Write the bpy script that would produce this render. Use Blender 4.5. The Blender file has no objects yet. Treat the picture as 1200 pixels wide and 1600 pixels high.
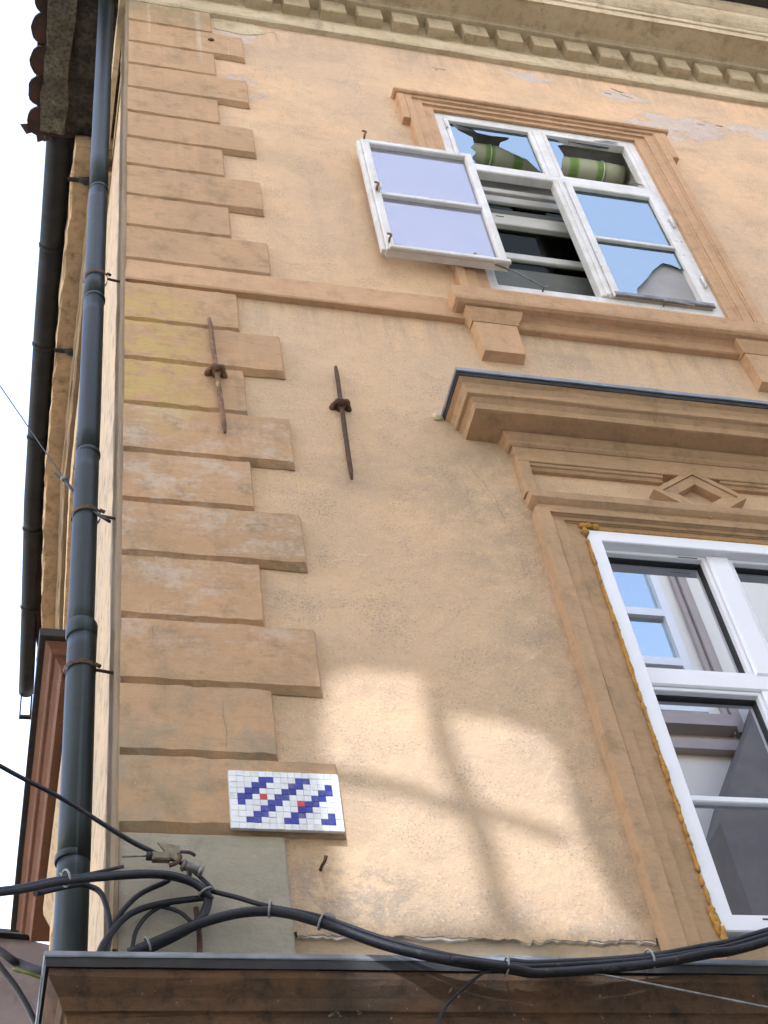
import bpy, bmesh, math, random
from mathutils import Vector, Euler, noise as mnoise
random.seed(7)
C = bpy.context.scene
COL = C.collection
PI = math.pi

# ------------------------------------------------------------------ camera, sky, sun, exposure
cam_d = bpy.data.cameras.new('camera')
cam = bpy.data.objects.new('camera', cam_d)
COL.objects.link(cam)
cam.location = (-0.2992, -3.4, 1.6)
cam.rotation_mode = 'XYZ'
from mathutils import Matrix
_R = (Matrix.Rotation(math.radians(-20.471), 3, 'Z') @ Matrix.Rotation(math.radians(138.1124), 3, 'X')
      @ Matrix.Rotation(math.radians(-10.6513), 3, 'Z'))
cam.rotation_euler = _R.to_euler('XYZ')
cam_d.sensor_fit = 'VERTICAL'
cam_d.sensor_height = 36.0
cam_d.lens = 36.0 * 2312.7 / 1600.0
cam_d.clip_start = 0.05
cam_d.clip_end = 500
C.camera = cam

SUN_EL, SUN_AZ = math.radians(25.0), math.radians(20.0)      # sun stands over the street, to the left behind the viewer
sun_dir = Vector((-math.sin(SUN_AZ) * math.cos(SUN_EL), -math.cos(SUN_AZ) * math.cos(SUN_EL), math.sin(SUN_EL)))
W = bpy.data.worlds.new('World')
C.world = W
W.use_nodes = True
wt = W.node_tree
bg = wt.nodes['Background']
sky = wt.nodes.new('ShaderNodeTexSky')
sky.sky_type = 'NISHITA'
sky.sun_disc = False
sky.sun_elevation = SUN_EL
sky.sun_rotation = math.atan2(sun_dir.x, sun_dir.y)
sky.air_density = 1.0
sky.dust_density = 1.2
sky.ozone_density = 1.0
wt.links.new(sky.outputs[0], bg.inputs[0])
bg.inputs[1].default_value = 0.15
sun_d = bpy.data.lights.new('sun', 'SUN')
sun_d.energy = 3.0
sun_d.angle = math.radians(0.65)
sun_d.color = (1.0, 0.97, 0.93)
sun = bpy.data.objects.new('sun', sun_d)
COL.objects.link(sun)
sun.rotation_euler = sun_dir.to_track_quat('Z', 'Y').to_euler()
sun.location = (-6, -14, 18)
vs = C.view_settings
vs.view_transform = 'Standard'
vs.look = 'None'
vs.gamma = 1.0
vs.use_curve_mapping = False
vs.exposure = 3.25
vs.use_white_balance = True
vs.white_balance_temperature = 7900
vs.white_balance_tint = 24
C.cycles.use_denoising = True
C.cycles.max_bounces = 10
C.cycles.diffuse_bounces = 6
C.cycles.transparent_max_bounces = 12
C.cycles.sample_clamp_indirect = 8.0

# ------------------------------------------------------------------ materials
class G:
    """small node-graph writer"""
    def __init__(self, name):
        self.m = bpy.data.materials.new(name)
        self.m.use_nodes = True
        self.t = self.m.node_tree
        self.t.nodes.clear()
        self.out = self.t.nodes.new('ShaderNodeOutputMaterial')
        self.bsdf = self.t.nodes.new('ShaderNodeBsdfPrincipled')
        self.t.links.new(self.bsdf.outputs[0], self.out.inputs[0])
        self.pos = self.t.nodes.new('ShaderNodeNewGeometry').outputs['Position']
    def n(self, typ, **kw):
        nd = self.t.nodes.new(typ)
        for k, v in kw.items():
            setattr(nd, k, v)
        return nd
    def l(self, a, b):
        self.t.links.new(a, b)
    def setin(self, sock, v):
        if hasattr(v, 'is_output'):
            self.l(v, sock)
        else:
            sock.default_value = v
    def scaled(self, sc, off=(0, 0, 0)):
        mp = self.n('ShaderNodeMapping')
        mp.inputs['Scale'].default_value = sc
        mp.inputs['Location'].default_value = off
        self.l(self.pos, mp.inputs['Vector'])
        return mp.outputs[0]
    def noise(self, scale, detail=4, rough=0.55, vec=None, dist=0.0):
        nd = self.n('ShaderNodeTexNoise')
        nd.inputs['Scale'].default_value = scale
        nd.inputs['Detail'].default_value = detail
        nd.inputs['Roughness'].default_value = rough
        nd.inputs['Distortion'].default_value = dist
        self.l(vec if vec is not None else self.pos, nd.inputs['Vector'])
        return nd.outputs['Fac']
    def vor(self, scale, vec=None, feature='F1'):
        nd = self.n('ShaderNodeTexVoronoi', feature=feature)
        nd.inputs['Scale'].default_value = scale
        self.l(vec if vec is not None else self.pos, nd.inputs['Vector'])
        return nd.outputs['Distance']
    def ramp(self, fac, a, b, lo=0.0, hi=1.0):
        nd = self.n('ShaderNodeMapRange')
        nd.interpolation_type = 'SMOOTHSTEP'
        self.setin(nd.inputs[0], fac)
        nd.inputs[1].default_value = a
        nd.inputs[2].default_value = b
        nd.inputs[3].default_value = lo
        nd.inputs[4].default_value = hi
        return nd.outputs[0]
    def math(self, op, a, b=0.0, c=None):
        nd = self.n('ShaderNodeMath', operation=op)
        self.setin(nd.inputs[0], a)
        self.setin(nd.inputs[1], b)
        if c is not None:
            self.setin(nd.inputs[2], c)
        return nd.outputs[0]
    def mix(self, fac, a, b, mode='MIX'):
        nd = self.n('ShaderNodeMix', data_type='RGBA', blend_type=mode)
        self.setin(nd.inputs[0], fac)
        self.setin(nd.inputs[6], a if hasattr(a, 'is_output') else (*a, 1))
        self.setin(nd.inputs[7], b if hasattr(b, 'is_output') else (*b, 1))
        return nd.outputs[2]
    def xyz(self):
        s = self.n('ShaderNodeSeparateXYZ')
        self.l(self.pos, s.inputs[0])
        return s.outputs
    def blob(self, x, z, rx, rz):
        """0..1 soft round stain mask on the street front"""
        o = self.xyz()
        dx = self.math('DIVIDE', self.math('SUBTRACT', o[0], x), rx)
        dz = self.math('DIVIDE', self.math('SUBTRACT', o[2], z), rz)
        d = self.math('ADD', self.math('MULTIPLY', dx, dx), self.math('MULTIPLY', dz, dz))
        return self.ramp(d, 1.0, 0.0)
    def bump(self, h, strength, dist, prev=None):
        nd = self.n('ShaderNodeBump')
        nd.inputs['Strength'].default_value = strength
        nd.inputs['Distance'].default_value = dist
        self.l(h, nd.inputs['Height'])
        if prev is not None:
            self.l(prev, nd.inputs['Normal'])
        return nd.outputs[0]
    def done(self, col, rough=0.9, normal=None, metallic=0.0, spec=0.3):
        self.setin(self.bsdf.inputs['Base Color'], col if hasattr(col, 'is_output') else (*col, 1))
        self.setin(self.bsdf.inputs['Roughness'], rough)
        self.bsdf.inputs['Metallic'].default_value = metallic
        self.bsdf.inputs['Specular IOR Level'].default_value = spec
        if normal is not None:
            self.l(normal, self.bsdf.inputs['Normal'])
        return self.m

def plaster():
    g = G('facade_plaster')
    z = g.xyz()[2]
    up = g.ramp(z, 6.2, 8.6)
    base = g.mix(up, (0.645, 0.42, 0.245), (0.73, 0.46, 0.262))
    base = g.mix(g.ramp(g.noise(1.3, 5), 0.35, 0.68), base, (0.605, 0.415, 0.26))
    base = g.mix(g.ramp(g.noise(5.0, 6, 0.65), 0.50, 0.78, 0, 0.40), base, (0.47, 0.33, 0.23))
    # soot clouds, horizontal smears near the top
    sm = g.noise(1.0, 6, 0.6, g.scaled((1.6, 1.6, 4.2), (3, 0, 1)))
    base = g.mix(g.ramp(sm, 0.52, 0.75, 0, 0.45), base, (0.34, 0.25, 0.19))
    # rain runs
    run = g.noise(1.0, 4, 0.6, g.scaled((9, 9, 0.7)))
    base = g.mix(g.ramp(run, 0.56, 0.75, 0, 0.22), base, (0.36, 0.26, 0.18))
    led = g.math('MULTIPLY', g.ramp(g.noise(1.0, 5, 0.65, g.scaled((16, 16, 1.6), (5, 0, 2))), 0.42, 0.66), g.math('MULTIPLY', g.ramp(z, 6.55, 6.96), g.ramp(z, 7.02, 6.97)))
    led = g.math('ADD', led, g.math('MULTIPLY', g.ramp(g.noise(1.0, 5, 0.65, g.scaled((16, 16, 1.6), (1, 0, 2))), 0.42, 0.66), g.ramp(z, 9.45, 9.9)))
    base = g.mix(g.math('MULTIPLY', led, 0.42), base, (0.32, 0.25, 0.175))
    # grey damp stain under the hood end and beside the window surround
    dm = g.math('MAXIMUM', g.blob(1.46, 5.75, 0.42, 0.75), g.math('MULTIPLY', g.blob(1.50, 4.75, 0.32, 1.1), 0.8))
    dm = g.math('MULTIPLY', dm, g.ramp(g.noise(6.0, 6, 0.7), 0.36, 0.62))
    base = g.mix(g.math('MULTIPLY', dm, 0.50), base, (0.30, 0.235, 0.165))
    dm2 = g.math('MULTIPLY', g.blob(0.62, 3.95, 0.35, 0.22), g.ramp(g.noise(14.0, 5, 0.7), 0.40, 0.62))
    base = g.mix(g.math('MULTIPLY', dm2, 0.7), base, (0.27, 0.22, 0.17))
    lowg = g.math('MULTIPLY', g.ramp(z, 4.05, 3.86), g.ramp(g.noise(5, 5, .7), .35, .6))
    base = g.mix(g.math('MULTIPLY', lowg, 0.5), base, (0.24, 0.19, 0.14))
    # flaked paint, pale lime shows
    fl = g.math('MAXIMUM', g.blob(3.25, 9.40, 0.55, 0.30), g.blob(2.42, 9.78, 0.25, 0.12))
    fl = g.math('MAXIMUM', fl, g.blob(3.85, 9.5, 0.45, 0.16))
    fl = g.math('MAXIMUM', fl, g.blob(2.95, 9.72, 0.3, 0.12))
    fl = g.math('MAXIMUM', fl, g.math('MULTIPLY', g.blob(0.62, 9.72, 0.25, 0.2), 0.9))
    fl = g.math('MAXIMUM', fl, g.math('MULTIPLY', g.blob(0.60, 9.05, 0.3, 0.25), 0.8))
    fln = g.math('ADD', g.math('MULTIPLY', g.noise(1.0, 9, 0.72, g.scaled((4.5, 4.5, 9.0), (2, 0, 5))), 0.75), g.math('MULTIPLY', g.noise(24, 6, 0.7), 0.25))
    flm = g.ramp(g.math('ADD', g.math('MULTIPLY', fl, 0.30), fln), 0.735, 0.75)
    base = g.mix(flm, base, g.mix(g.noise(9, 4), (0.66, 0.54, 0.45), (0.45, 0.36, 0.29)))
    # dark pits of the sand-faced render
    clus = g.ramp(g.noise(5, 6, 0.7), 0.36, 0.66)
    pits = g.ramp(g.math('ADD', g.noise(125.0, 3, 0.7), g.math('MULTIPLY', clus, 0.10)), 0.62, 0.69)
    base = g.mix(g.math('MULTIPLY', pits, 0.45), base, (0.13, 0.10, 0.075))
    big = g.ramp(g.noise(38.0, 5, 0.75), 0.67, 0.71)
    base = g.mix(g.math('MULTIPLY', g.math('MULTIPLY', big, clus), 0.5), base, (0.15, 0.115, 0.085))
    base = g.mix(g.ramp(g.noise(20, 6, 0.75), 0.42, 0.66, 0, 0.28), base, (0.50, 0.36, 0.25))
    light = g.ramp(g.noise(90, 4, 0.7, g.scaled((1, 1, 1), (7, 3, 1))), 0.56, 0.66, 0, 0.40)
    base = g.mix(light, base, (0.82, 0.61, 0.40))
    rough_h = g.math('MULTIPLY', g.noise(140, 5, 0.75), g.ramp(g.noise(2.6, 5, 0.65), 0.36, 0.64, 0.25, 1.25))
    n1 = g.bump(rough_h, 0.6, 0.008)
    n2 = g.bump(g.noise(10, 6, 0.65), 0.5, 0.03, n1)
    n3 = g.bump(flm, 0.6, -0.004, n2)
    return g.done(base, 0.93, n3)

def trim(name, c1, c2, dirt, yellow=0.0, grey=0.0, grime=0.5, under=True):
    g = G(name)
    base = g.mix(g.ramp(g.noise(2.3, 5, 0.6), 0.35, 0.66), c1, c2)
    base = g.mix(g.ramp(g.noise(11, 6, 0.7), 0.48, 0.72, 0, grime), base, dirt)
    run = g.noise(1.0, 5, 0.65, g.scaled((14, 14, 1.1), (1, 2, 0)))
    base = g.mix(g.ramp(run, 0.52, 0.72, 0, 0.35 * grime), base, dirt)
    if yellow:
        o = g.xyz()
        ym = g.math('MULTIPLY', g.ramp(g.math('ABSOLUTE', g.math('SUBTRACT', o[2], 6.45)), 0.55, 0.35), g.ramp(o[0], 0.42, 0.15))
        ym = g.math('MULTIPLY', ym, g.ramp(g.noise(1.0, 6, 0.7, g.scaled((7, 7, 13))), 0.42, 0.52))
        base = g.mix(g.math('MULTIPLY', ym, yellow), base, (0.52, 0.36, 0.12))
    if grey:
        gm = g.ramp(g.math('ADD', g.math('MULTIPLY', g.noise(1.0, 9, 0.75, g.scaled((4.0, 4.0, 9.0), (4, 0, 2))), 0.7), g.math('MULTIPLY', g.noise(55, 5, 0.75), 0.3)), 0.47, 0.60)
        o = g.xyz()
        zone = g.math('MULTIPLY', g.ramp(o[2], 6.25, 6.0), g.ramp(o[2], 4.7, 5.05))
        zone = g.math('ADD', g.math('MULTIPLY', zone, 0.9), 0.12)
        base = g.mix(g.math('MULTIPLY', g.math('MULTIPLY', gm, zone), grey), base, (0.56, 0.46, 0.38))
        rn = g.ramp(g.noise(1.0, 3, 0.6, g.scaled((22, 5, 0.35), (3, 0, 0))), 0.60, 0.68)
        base = g.mix(g.math('MULTIPLY', rn, g.ramp(o[2], 8.9, 9.5, 0, 0.5)), base, (0.56, 0.46, 0.36))
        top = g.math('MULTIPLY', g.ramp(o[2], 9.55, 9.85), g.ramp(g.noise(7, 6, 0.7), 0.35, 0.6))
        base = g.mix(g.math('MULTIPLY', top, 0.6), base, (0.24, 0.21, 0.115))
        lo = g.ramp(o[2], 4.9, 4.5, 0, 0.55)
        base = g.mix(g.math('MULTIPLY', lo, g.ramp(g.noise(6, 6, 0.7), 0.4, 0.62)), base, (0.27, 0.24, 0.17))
    # worn edges: lighter lime along arrises
    pt = g.t.nodes.new('ShaderNodeNewGeometry').outputs['Pointiness']
    sc = g.ramp(g.noise(40, 4, 0.7), 0.66, 0.70)
    base = g.mix(g.math('MULTIPLY', sc, 0.35), base, (0.62, 0.5, 0.4))
    pits = g.ramp(g.noise(110, 3, 0.65), 0.68, 0.76)
    base = g.mix(g.math('MULTIPLY', pits, 0.35), base, (0.12, 0.08, 0.05))
    strk = g.noise(1.0, 5, 0.7, g.scaled((18, 18, 90)))
    base = g.mix(g.ramp(strk, 0.45, 0.68, 0, 0.22), base, dirt)
    n1 = g.bump(g.noise(85, 5, 0.75), 0.5, 0.006)
    n2 = g.bump(g.noise(12, 6, 0.65), 0.5, 0.018, n1)
    return g.done(base, 0.9, n2)

def simple(name, c1, c2, scale=8, rough=0.6, metallic=0.0, bump=0.0, spec=0.4, c3=None, t3=(0.6, 0.66), s3=25):
    g = G(name)
    base = g.mix(g.ramp(g.noise(scale, 6, 0.65), 0.35, 0.65), c1, c2)
    if c3:
        base = g.mix(g.ramp(g.noise(s3, 7, 0.7), *t3), base, c3)
    nm = g.bump(g.noise(scale * 6, 5, 0.7), bump, 0.004) if bump else None
    return g.done(base, rough, nm, metallic, spec)

def glass(name, refl, tint=(0.9, 0.92, 0.92), rough=0.0, wav=0.0, dust=0.0, gc=(0.96, 0.97, 1.0)):
    g = G(name)
    g.t.nodes.remove(g.bsdf)
    tr = g.n('ShaderNodeBsdfTransparent'); tr.inputs[0].default_value = (*tint, 1)
    gl = g.n('ShaderNodeBsdfGlossy'); gl.inputs['Roughness'].default_value = rough
    gl.inputs['Color'].default_value = (*gc, 1)
    fr = g.n('ShaderNodeFresnel'); fr.inputs['IOR'].default_value = refl
    if wav:
        nm = g.bump(g.noise(2.2, 2, 0.4), wav, 0.02)
        g.l(nm, gl.inputs['Normal'])
    mx = g.n('ShaderNodeMixShader')
    g.l(fr.outputs[0], mx.inputs[0]); g.l(tr.outputs[0], mx.inputs[1]); g.l(gl.outputs[0], mx.inputs[2])
    last = mx.outputs[0]
    if dust:
        df = g.n('ShaderNodeBsdfDiffuse'); df.inputs[0].default_value = (0.72, 0.72, 0.78, 1)
        m2 = g.n('ShaderNodeMixShader')
        g.l(g.ramp(g.noise(6, 5, 0.6), 0.2, 0.8, dust*0.75, dust*1.25), m2.inputs[0])
        g.l(last, m2.inputs[1]); g.l(df.outputs[0], m2.inputs[2])
        last = m2.outputs[0]
    g.l(last, g.out.inputs[0])
    return g.m

def sun_dimmer(name, clear, grime):  # clear and grime set how much of the sun beam passes
    g = G(name)
    g.t.nodes.remove(g.bsdf)
    tr = g.n('ShaderNodeBsdfTransparent'); tr.inputs[0].default_value = (*clear, 1)
    df = g.n('ShaderNodeBsdfDiffuse'); df.inputs[0].default_value = (0.5, 0.48, 0.44, 1)
    mx = g.n('ShaderNodeMixShader'); mx.inputs[0].default_value = grime
    g.l(tr.outputs[0], mx.inputs[1]); g.l(df.outputs[0], mx.inputs[2]); g.l(mx.outputs[0], g.out.inputs[0])
    return g.m

M = {}
M['plaster'] = plaster()
M['quoin'] = trim('quoin_render', (0.53, 0.31, 0.165), (0.45, 0.275, 0.15), (0.25, 0.17, 0.09), yellow=0.7, grey=0.55, grime=0.65)
M['trim'] = trim('ochre_trim', (0.58, 0.335, 0.185), (0.52, 0.31, 0.17), (0.30, 0.18, 0.10), grime=0.5)
M['surround'] = trim('surround_trim', (0.51, 0.31, 0.17), (0.44, 0.28, 0.155), (0.25, 0.165, 0.095), grime=0.6)
M['cornice'] = trim('cornice_render', (0.60, 0.48, 0.31), (0.50, 0.39, 0.24), (0.25, 0.19, 0.11), grime=0.65)
M['mossy'] = trim('lower_block_render', (0.36, 0.315, 0.235), (0.31, 0.275, 0.20), (0.20, 0.175, 0.125), grime=0.5)
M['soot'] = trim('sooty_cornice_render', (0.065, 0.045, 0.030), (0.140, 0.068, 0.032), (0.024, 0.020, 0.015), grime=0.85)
M['lowwall'] = trim('lower_wall_render', (0.44, 0.30, 0.18), (0.40, 0.31, 0.21), (0.25, 0.2, 0.14), grime=0.5)
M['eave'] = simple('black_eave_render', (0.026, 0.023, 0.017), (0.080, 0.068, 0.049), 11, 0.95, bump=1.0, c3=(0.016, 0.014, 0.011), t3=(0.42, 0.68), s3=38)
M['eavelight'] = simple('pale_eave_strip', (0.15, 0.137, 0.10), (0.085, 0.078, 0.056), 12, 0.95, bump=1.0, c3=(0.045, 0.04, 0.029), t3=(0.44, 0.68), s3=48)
M['sidewarm'] = trim('side_wall_render', (0.56, 0.39, 0.23), (0.48, 0.35, 0.22), (0.15, 0.115, 0.07), grime=0.8)
M['sidehood'] = trim('side_hood_render', (0.20, 0.092, 0.055), (0.175, 0.08, 0.048), (0.10, 0.055, 0.035), grime=0.4)
M['arris'] = trim('arris_render', (0.27, 0.185, 0.11), (0.215, 0.15, 0.09), (0.22, 0.17, 0.11), grime=0.7)
M['oldwhite'] = simple('flaking_white_paint', (0.70, 0.68, 0.64), (0.60, 0.57, 0.51), 7, 0.6, bump=0.5, c3=(0.30, 0.27, 0.21), t3=(0.63, 0.67), s3=30)
M['inwhite'] = simple('yellowed_white_paint', (0.62, 0.60, 0.53), (0.54, 0.52, 0.45), 6, 0.55, bump=0.2)
M['pvc'] = simple('white_pvc', (0.80, 0.81, 0.83), (0.77, 0.78, 0.80), 3, 0.32, spec=0.5)
M['gasket'] = simple('black_gasket', (0.02, 0.02, 0.022), (0.03, 0.03, 0.03), 20, 0.6)
M['foam'] = simple('orange_foam', (0.52, 0.26, 0.05), (0.40, 0.20, 0.05), 18, 0.85, bump=0.6, c3=(0.24, 0.13, 0.05), t3=(0.58, 0.68))
M['zinc'] = simple('zinc_flashing', (0.25, 0.27, 0.29), (0.17, 0.185, 0.20), 9, 0.5, 0.35, bump=0.15)
M['drip'] = simple('black_drip_edge', (0.02, 0.02, 0.022), (0.035, 0.033, 0.03), 12, 0.7)
M['rust'] = simple('rusty_iron', (0.14, 0.072, 0.042), (0.075, 0.043, 0.03), 22, 0.85, 0.2, bump=0.9, c3=(0.34, 0.20, 0.10), t3=(0.64, 0.70), s3=34)
M['rustlight'] = simple('rust_under_ochre_paint', (0.27, 0.145, 0.08), (0.15, 0.080, 0.046), 20, 0.85, 0.1, bump=0.9, c3=(0.42, 0.26, 0.14), t3=(0.56, 0.64), s3=28)
M['cable'] = simple('black_cable_sheath', (0.009, 0.009, 0.012), (0.016, 0.016, 0.019), 14, 0.5, spec=0.35, bump=0.3, c3=(0.05, 0.048, 0.045), t3=(0.58, 0.70), s3=20)
M['tie'] = simple('pale_cable_tie', (0.26, 0.26, 0.245), (0.19, 0.19, 0.18), 30, 0.5)
M['steel'] = simple('grey_steel', (0.24, 0.235, 0.22), (0.14, 0.13, 0.115), 25, 0.5, 0.6, bump=0.4)
M['brass'] = simple('dull_brass_clamp', (0.24, 0.20, 0.13), (0.14, 0.11, 0.075), 25, 0.55, 0.3, bump=0.4)
def tile_mat(name, c1, c2):
    g = G(name)
    oi = g.n('ShaderNodeObjectInfo')
    base = g.mix(oi.outputs['Random'], c1, c2)
    base = g.mix(g.ramp(g.noise(30, 6, 0.7), 0.48, 0.72, 0, 0.35), base, (0.36, 0.32, 0.27))
    return g.done(base, 0.28, g.bump(g.noise(60, 3, 0.6), 0.1, 0.002), 0.0, 0.5)
M['tilewhite'] = tile_mat('white_glazed_tile', (0.76, 0.77, 0.76), (0.64, 0.66, 0.65))
M['tileblue'] = tile_mat('blue_glazed_tile', (0.022, 0.040, 0.30), (0.014, 0.026, 0.21))
M['tilered'] = tile_mat('red_glazed_tile', (0.62, 0.04, 0.05), (0.50, 0.03, 0.04))
M['grout'] = simple('mosaic_mortar', (0.62, 0.61, 0.58), (0.52, 0.51, 0.48), 40, 0.9)
M['rooftile'] = simple('old_clay_tile', (0.075, 0.036, 0.024), (0.036, 0.022, 0.018), 9, 0.85, bump=0.6, c3=(0.03, 0.026, 0.022), t3=(0.54, 0.64))
M['gutter'] = simple('black_gutter_paint', (0.020, 0.022, 0.024), (0.028, 0.030, 0.031), 6, 0.75, 0.0, bump=0.2, spec=0.2)
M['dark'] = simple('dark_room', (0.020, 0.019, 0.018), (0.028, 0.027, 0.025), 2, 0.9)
M['reveal'] = simple('grey_reveal_plaster', (0.42, 0.38, 0.34), (0.34, 0.31, 0.28), 5, 0.9, bump=0.3)
M['blindgrey'] = simple('grey_green_board', (0.125, 0.13, 0.105), (0.095, 0.10, 0.08), 4, 0.7)
M['paper'] = simple('grey_cardboard', (0.34, 0.325, 0.31), (0.29, 0.28, 0.265), 6, 0.85)
M['curtain'] = simple('dark_curtain', (0.05, 0.047, 0.046), (0.075, 0.07, 0.068), 5, 0.9)
M['glass_pvc'] = glass('double_glazing', 5.0, (0.72, 0.74, 0.74))
M['glass_old'] = glass('old_window_glass', 2.8, (0.90, 0.94, 0.93), wav=0.12, gc=(0.76, 0.97, 1.0))
M['glass_leaf'] = glass('dusty_leaf_glass', 2.5, (0.92, 0.92, 0.95), rough=0.02, wav=0.03, dust=0.16)
M['glass_inner'] = glass('inner_window_glass', 1.18, (0.85, 0.87, 0.84), gc=(0.42, 0.46, 0.38))
M['glass_sky'] = glass('opposite_window_glass', 14.0, (0.5, 0.52, 0.54), gc=(0.80, 0.97, 1.0))
M['oppwall'] = simple('cream_render', (0.82, 0.78, 0.70), (0.79, 0.745, 0.665), 1.5, 0.9, bump=0.2)
M['oppmould'] = simple('mauve_render', (0.46, 0.39, 0.36), (0.42, 0.36, 0.335), 3, 0.9)
M['opp_shadow'] = simple('opp_shadow_grey', (0.19, 0.175, 0.17), (0.15, 0.14, 0.138), 3, 0.9)  # shade tone for the slab that stands for a roof shadow
M['neigh'] = simple('stained_grey_render', (0.085, 0.074, 0.072), (0.055, 0.047, 0.046), 1.6, 0.95, bump=0.6, c3=(0.035, 0.032, 0.032), t3=(0.52, 0.66), s3=3)
M['paving'] = simple('pale_stone_paving', (0.42, 0.40, 0.36), (0.33, 0.31, 0.28), 3, 0.85, bump=0.3)
M['asphalt'] = simple('asphalt', (0.06, 0.06, 0.06), (0.045, 0.045, 0.045), 12, 0.9, bump=0.4)
M['sun_dimmer'] = sun_dimmer('sun_dimmer_pane', (0.40, 0.47, 0.55), 0.22)  # added pane, tinted to weaken the sun beam through the opening

# weathered green downpipe: vertical dirt runs
def pipe_mat():
    g = G('weathered_green_pipe')
    base = g.mix(g.ramp(g.noise(1.0, 5, 0.6, g.scaled((10, 10, 0.9))), 0.36, 0.62), (0.010, 0.0165, 0.0150), (0.021, 0.031, 0.027))
    base = g.mix(g.ramp(g.noise(1.0, 4, 0.6, g.scaled((40, 40, 0.6))), 0.60, 0.68, 0, 0.5), base, (0.045, 0.06, 0.055))
    base = g.mix(g.ramp(g.noise(30, 5, 0.7), 0.66, 0.72, 0, 0.5), base, (0.06, 0.052, 0.035))
    return g.done(base, 0.42, g.bump(g.noise(22, 5, 0.65), 0.35, 0.004), 0.0, 0.22)
M['pipe'] = pipe_mat()

def straw():
    g = G('green_striped_straw')
    o = g.xyz()
    wv = g.math('SINE', g.math('MULTIPLY', o[0], 38.0))
    base = g.mix(g.ramp(wv, 0.1, 0.9), (0.50, 0.50, 0.33), (0.19, 0.33, 0.08))
    base = g.mix(g.ramp(g.noise(1.0, 3, 0.6, g.scaled((3, 60, 60))), 0.5, 0.7, 0, 0.5), base, (0.50, 0.50, 0.36))
    return g.done(base, 0.8)
M['straw'] = straw()
M['lime'] = simple('lime_undercoat', (0.70, 0.64, 0.54), (0.55, 0.49, 0.40), 14, 0.95, bump=0.5)
M['earth'] = simple('green_yellow_sheath', (0.10, 0.16, 0.03), (0.20, 0.20, 0.04), 60, 0.5)

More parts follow.
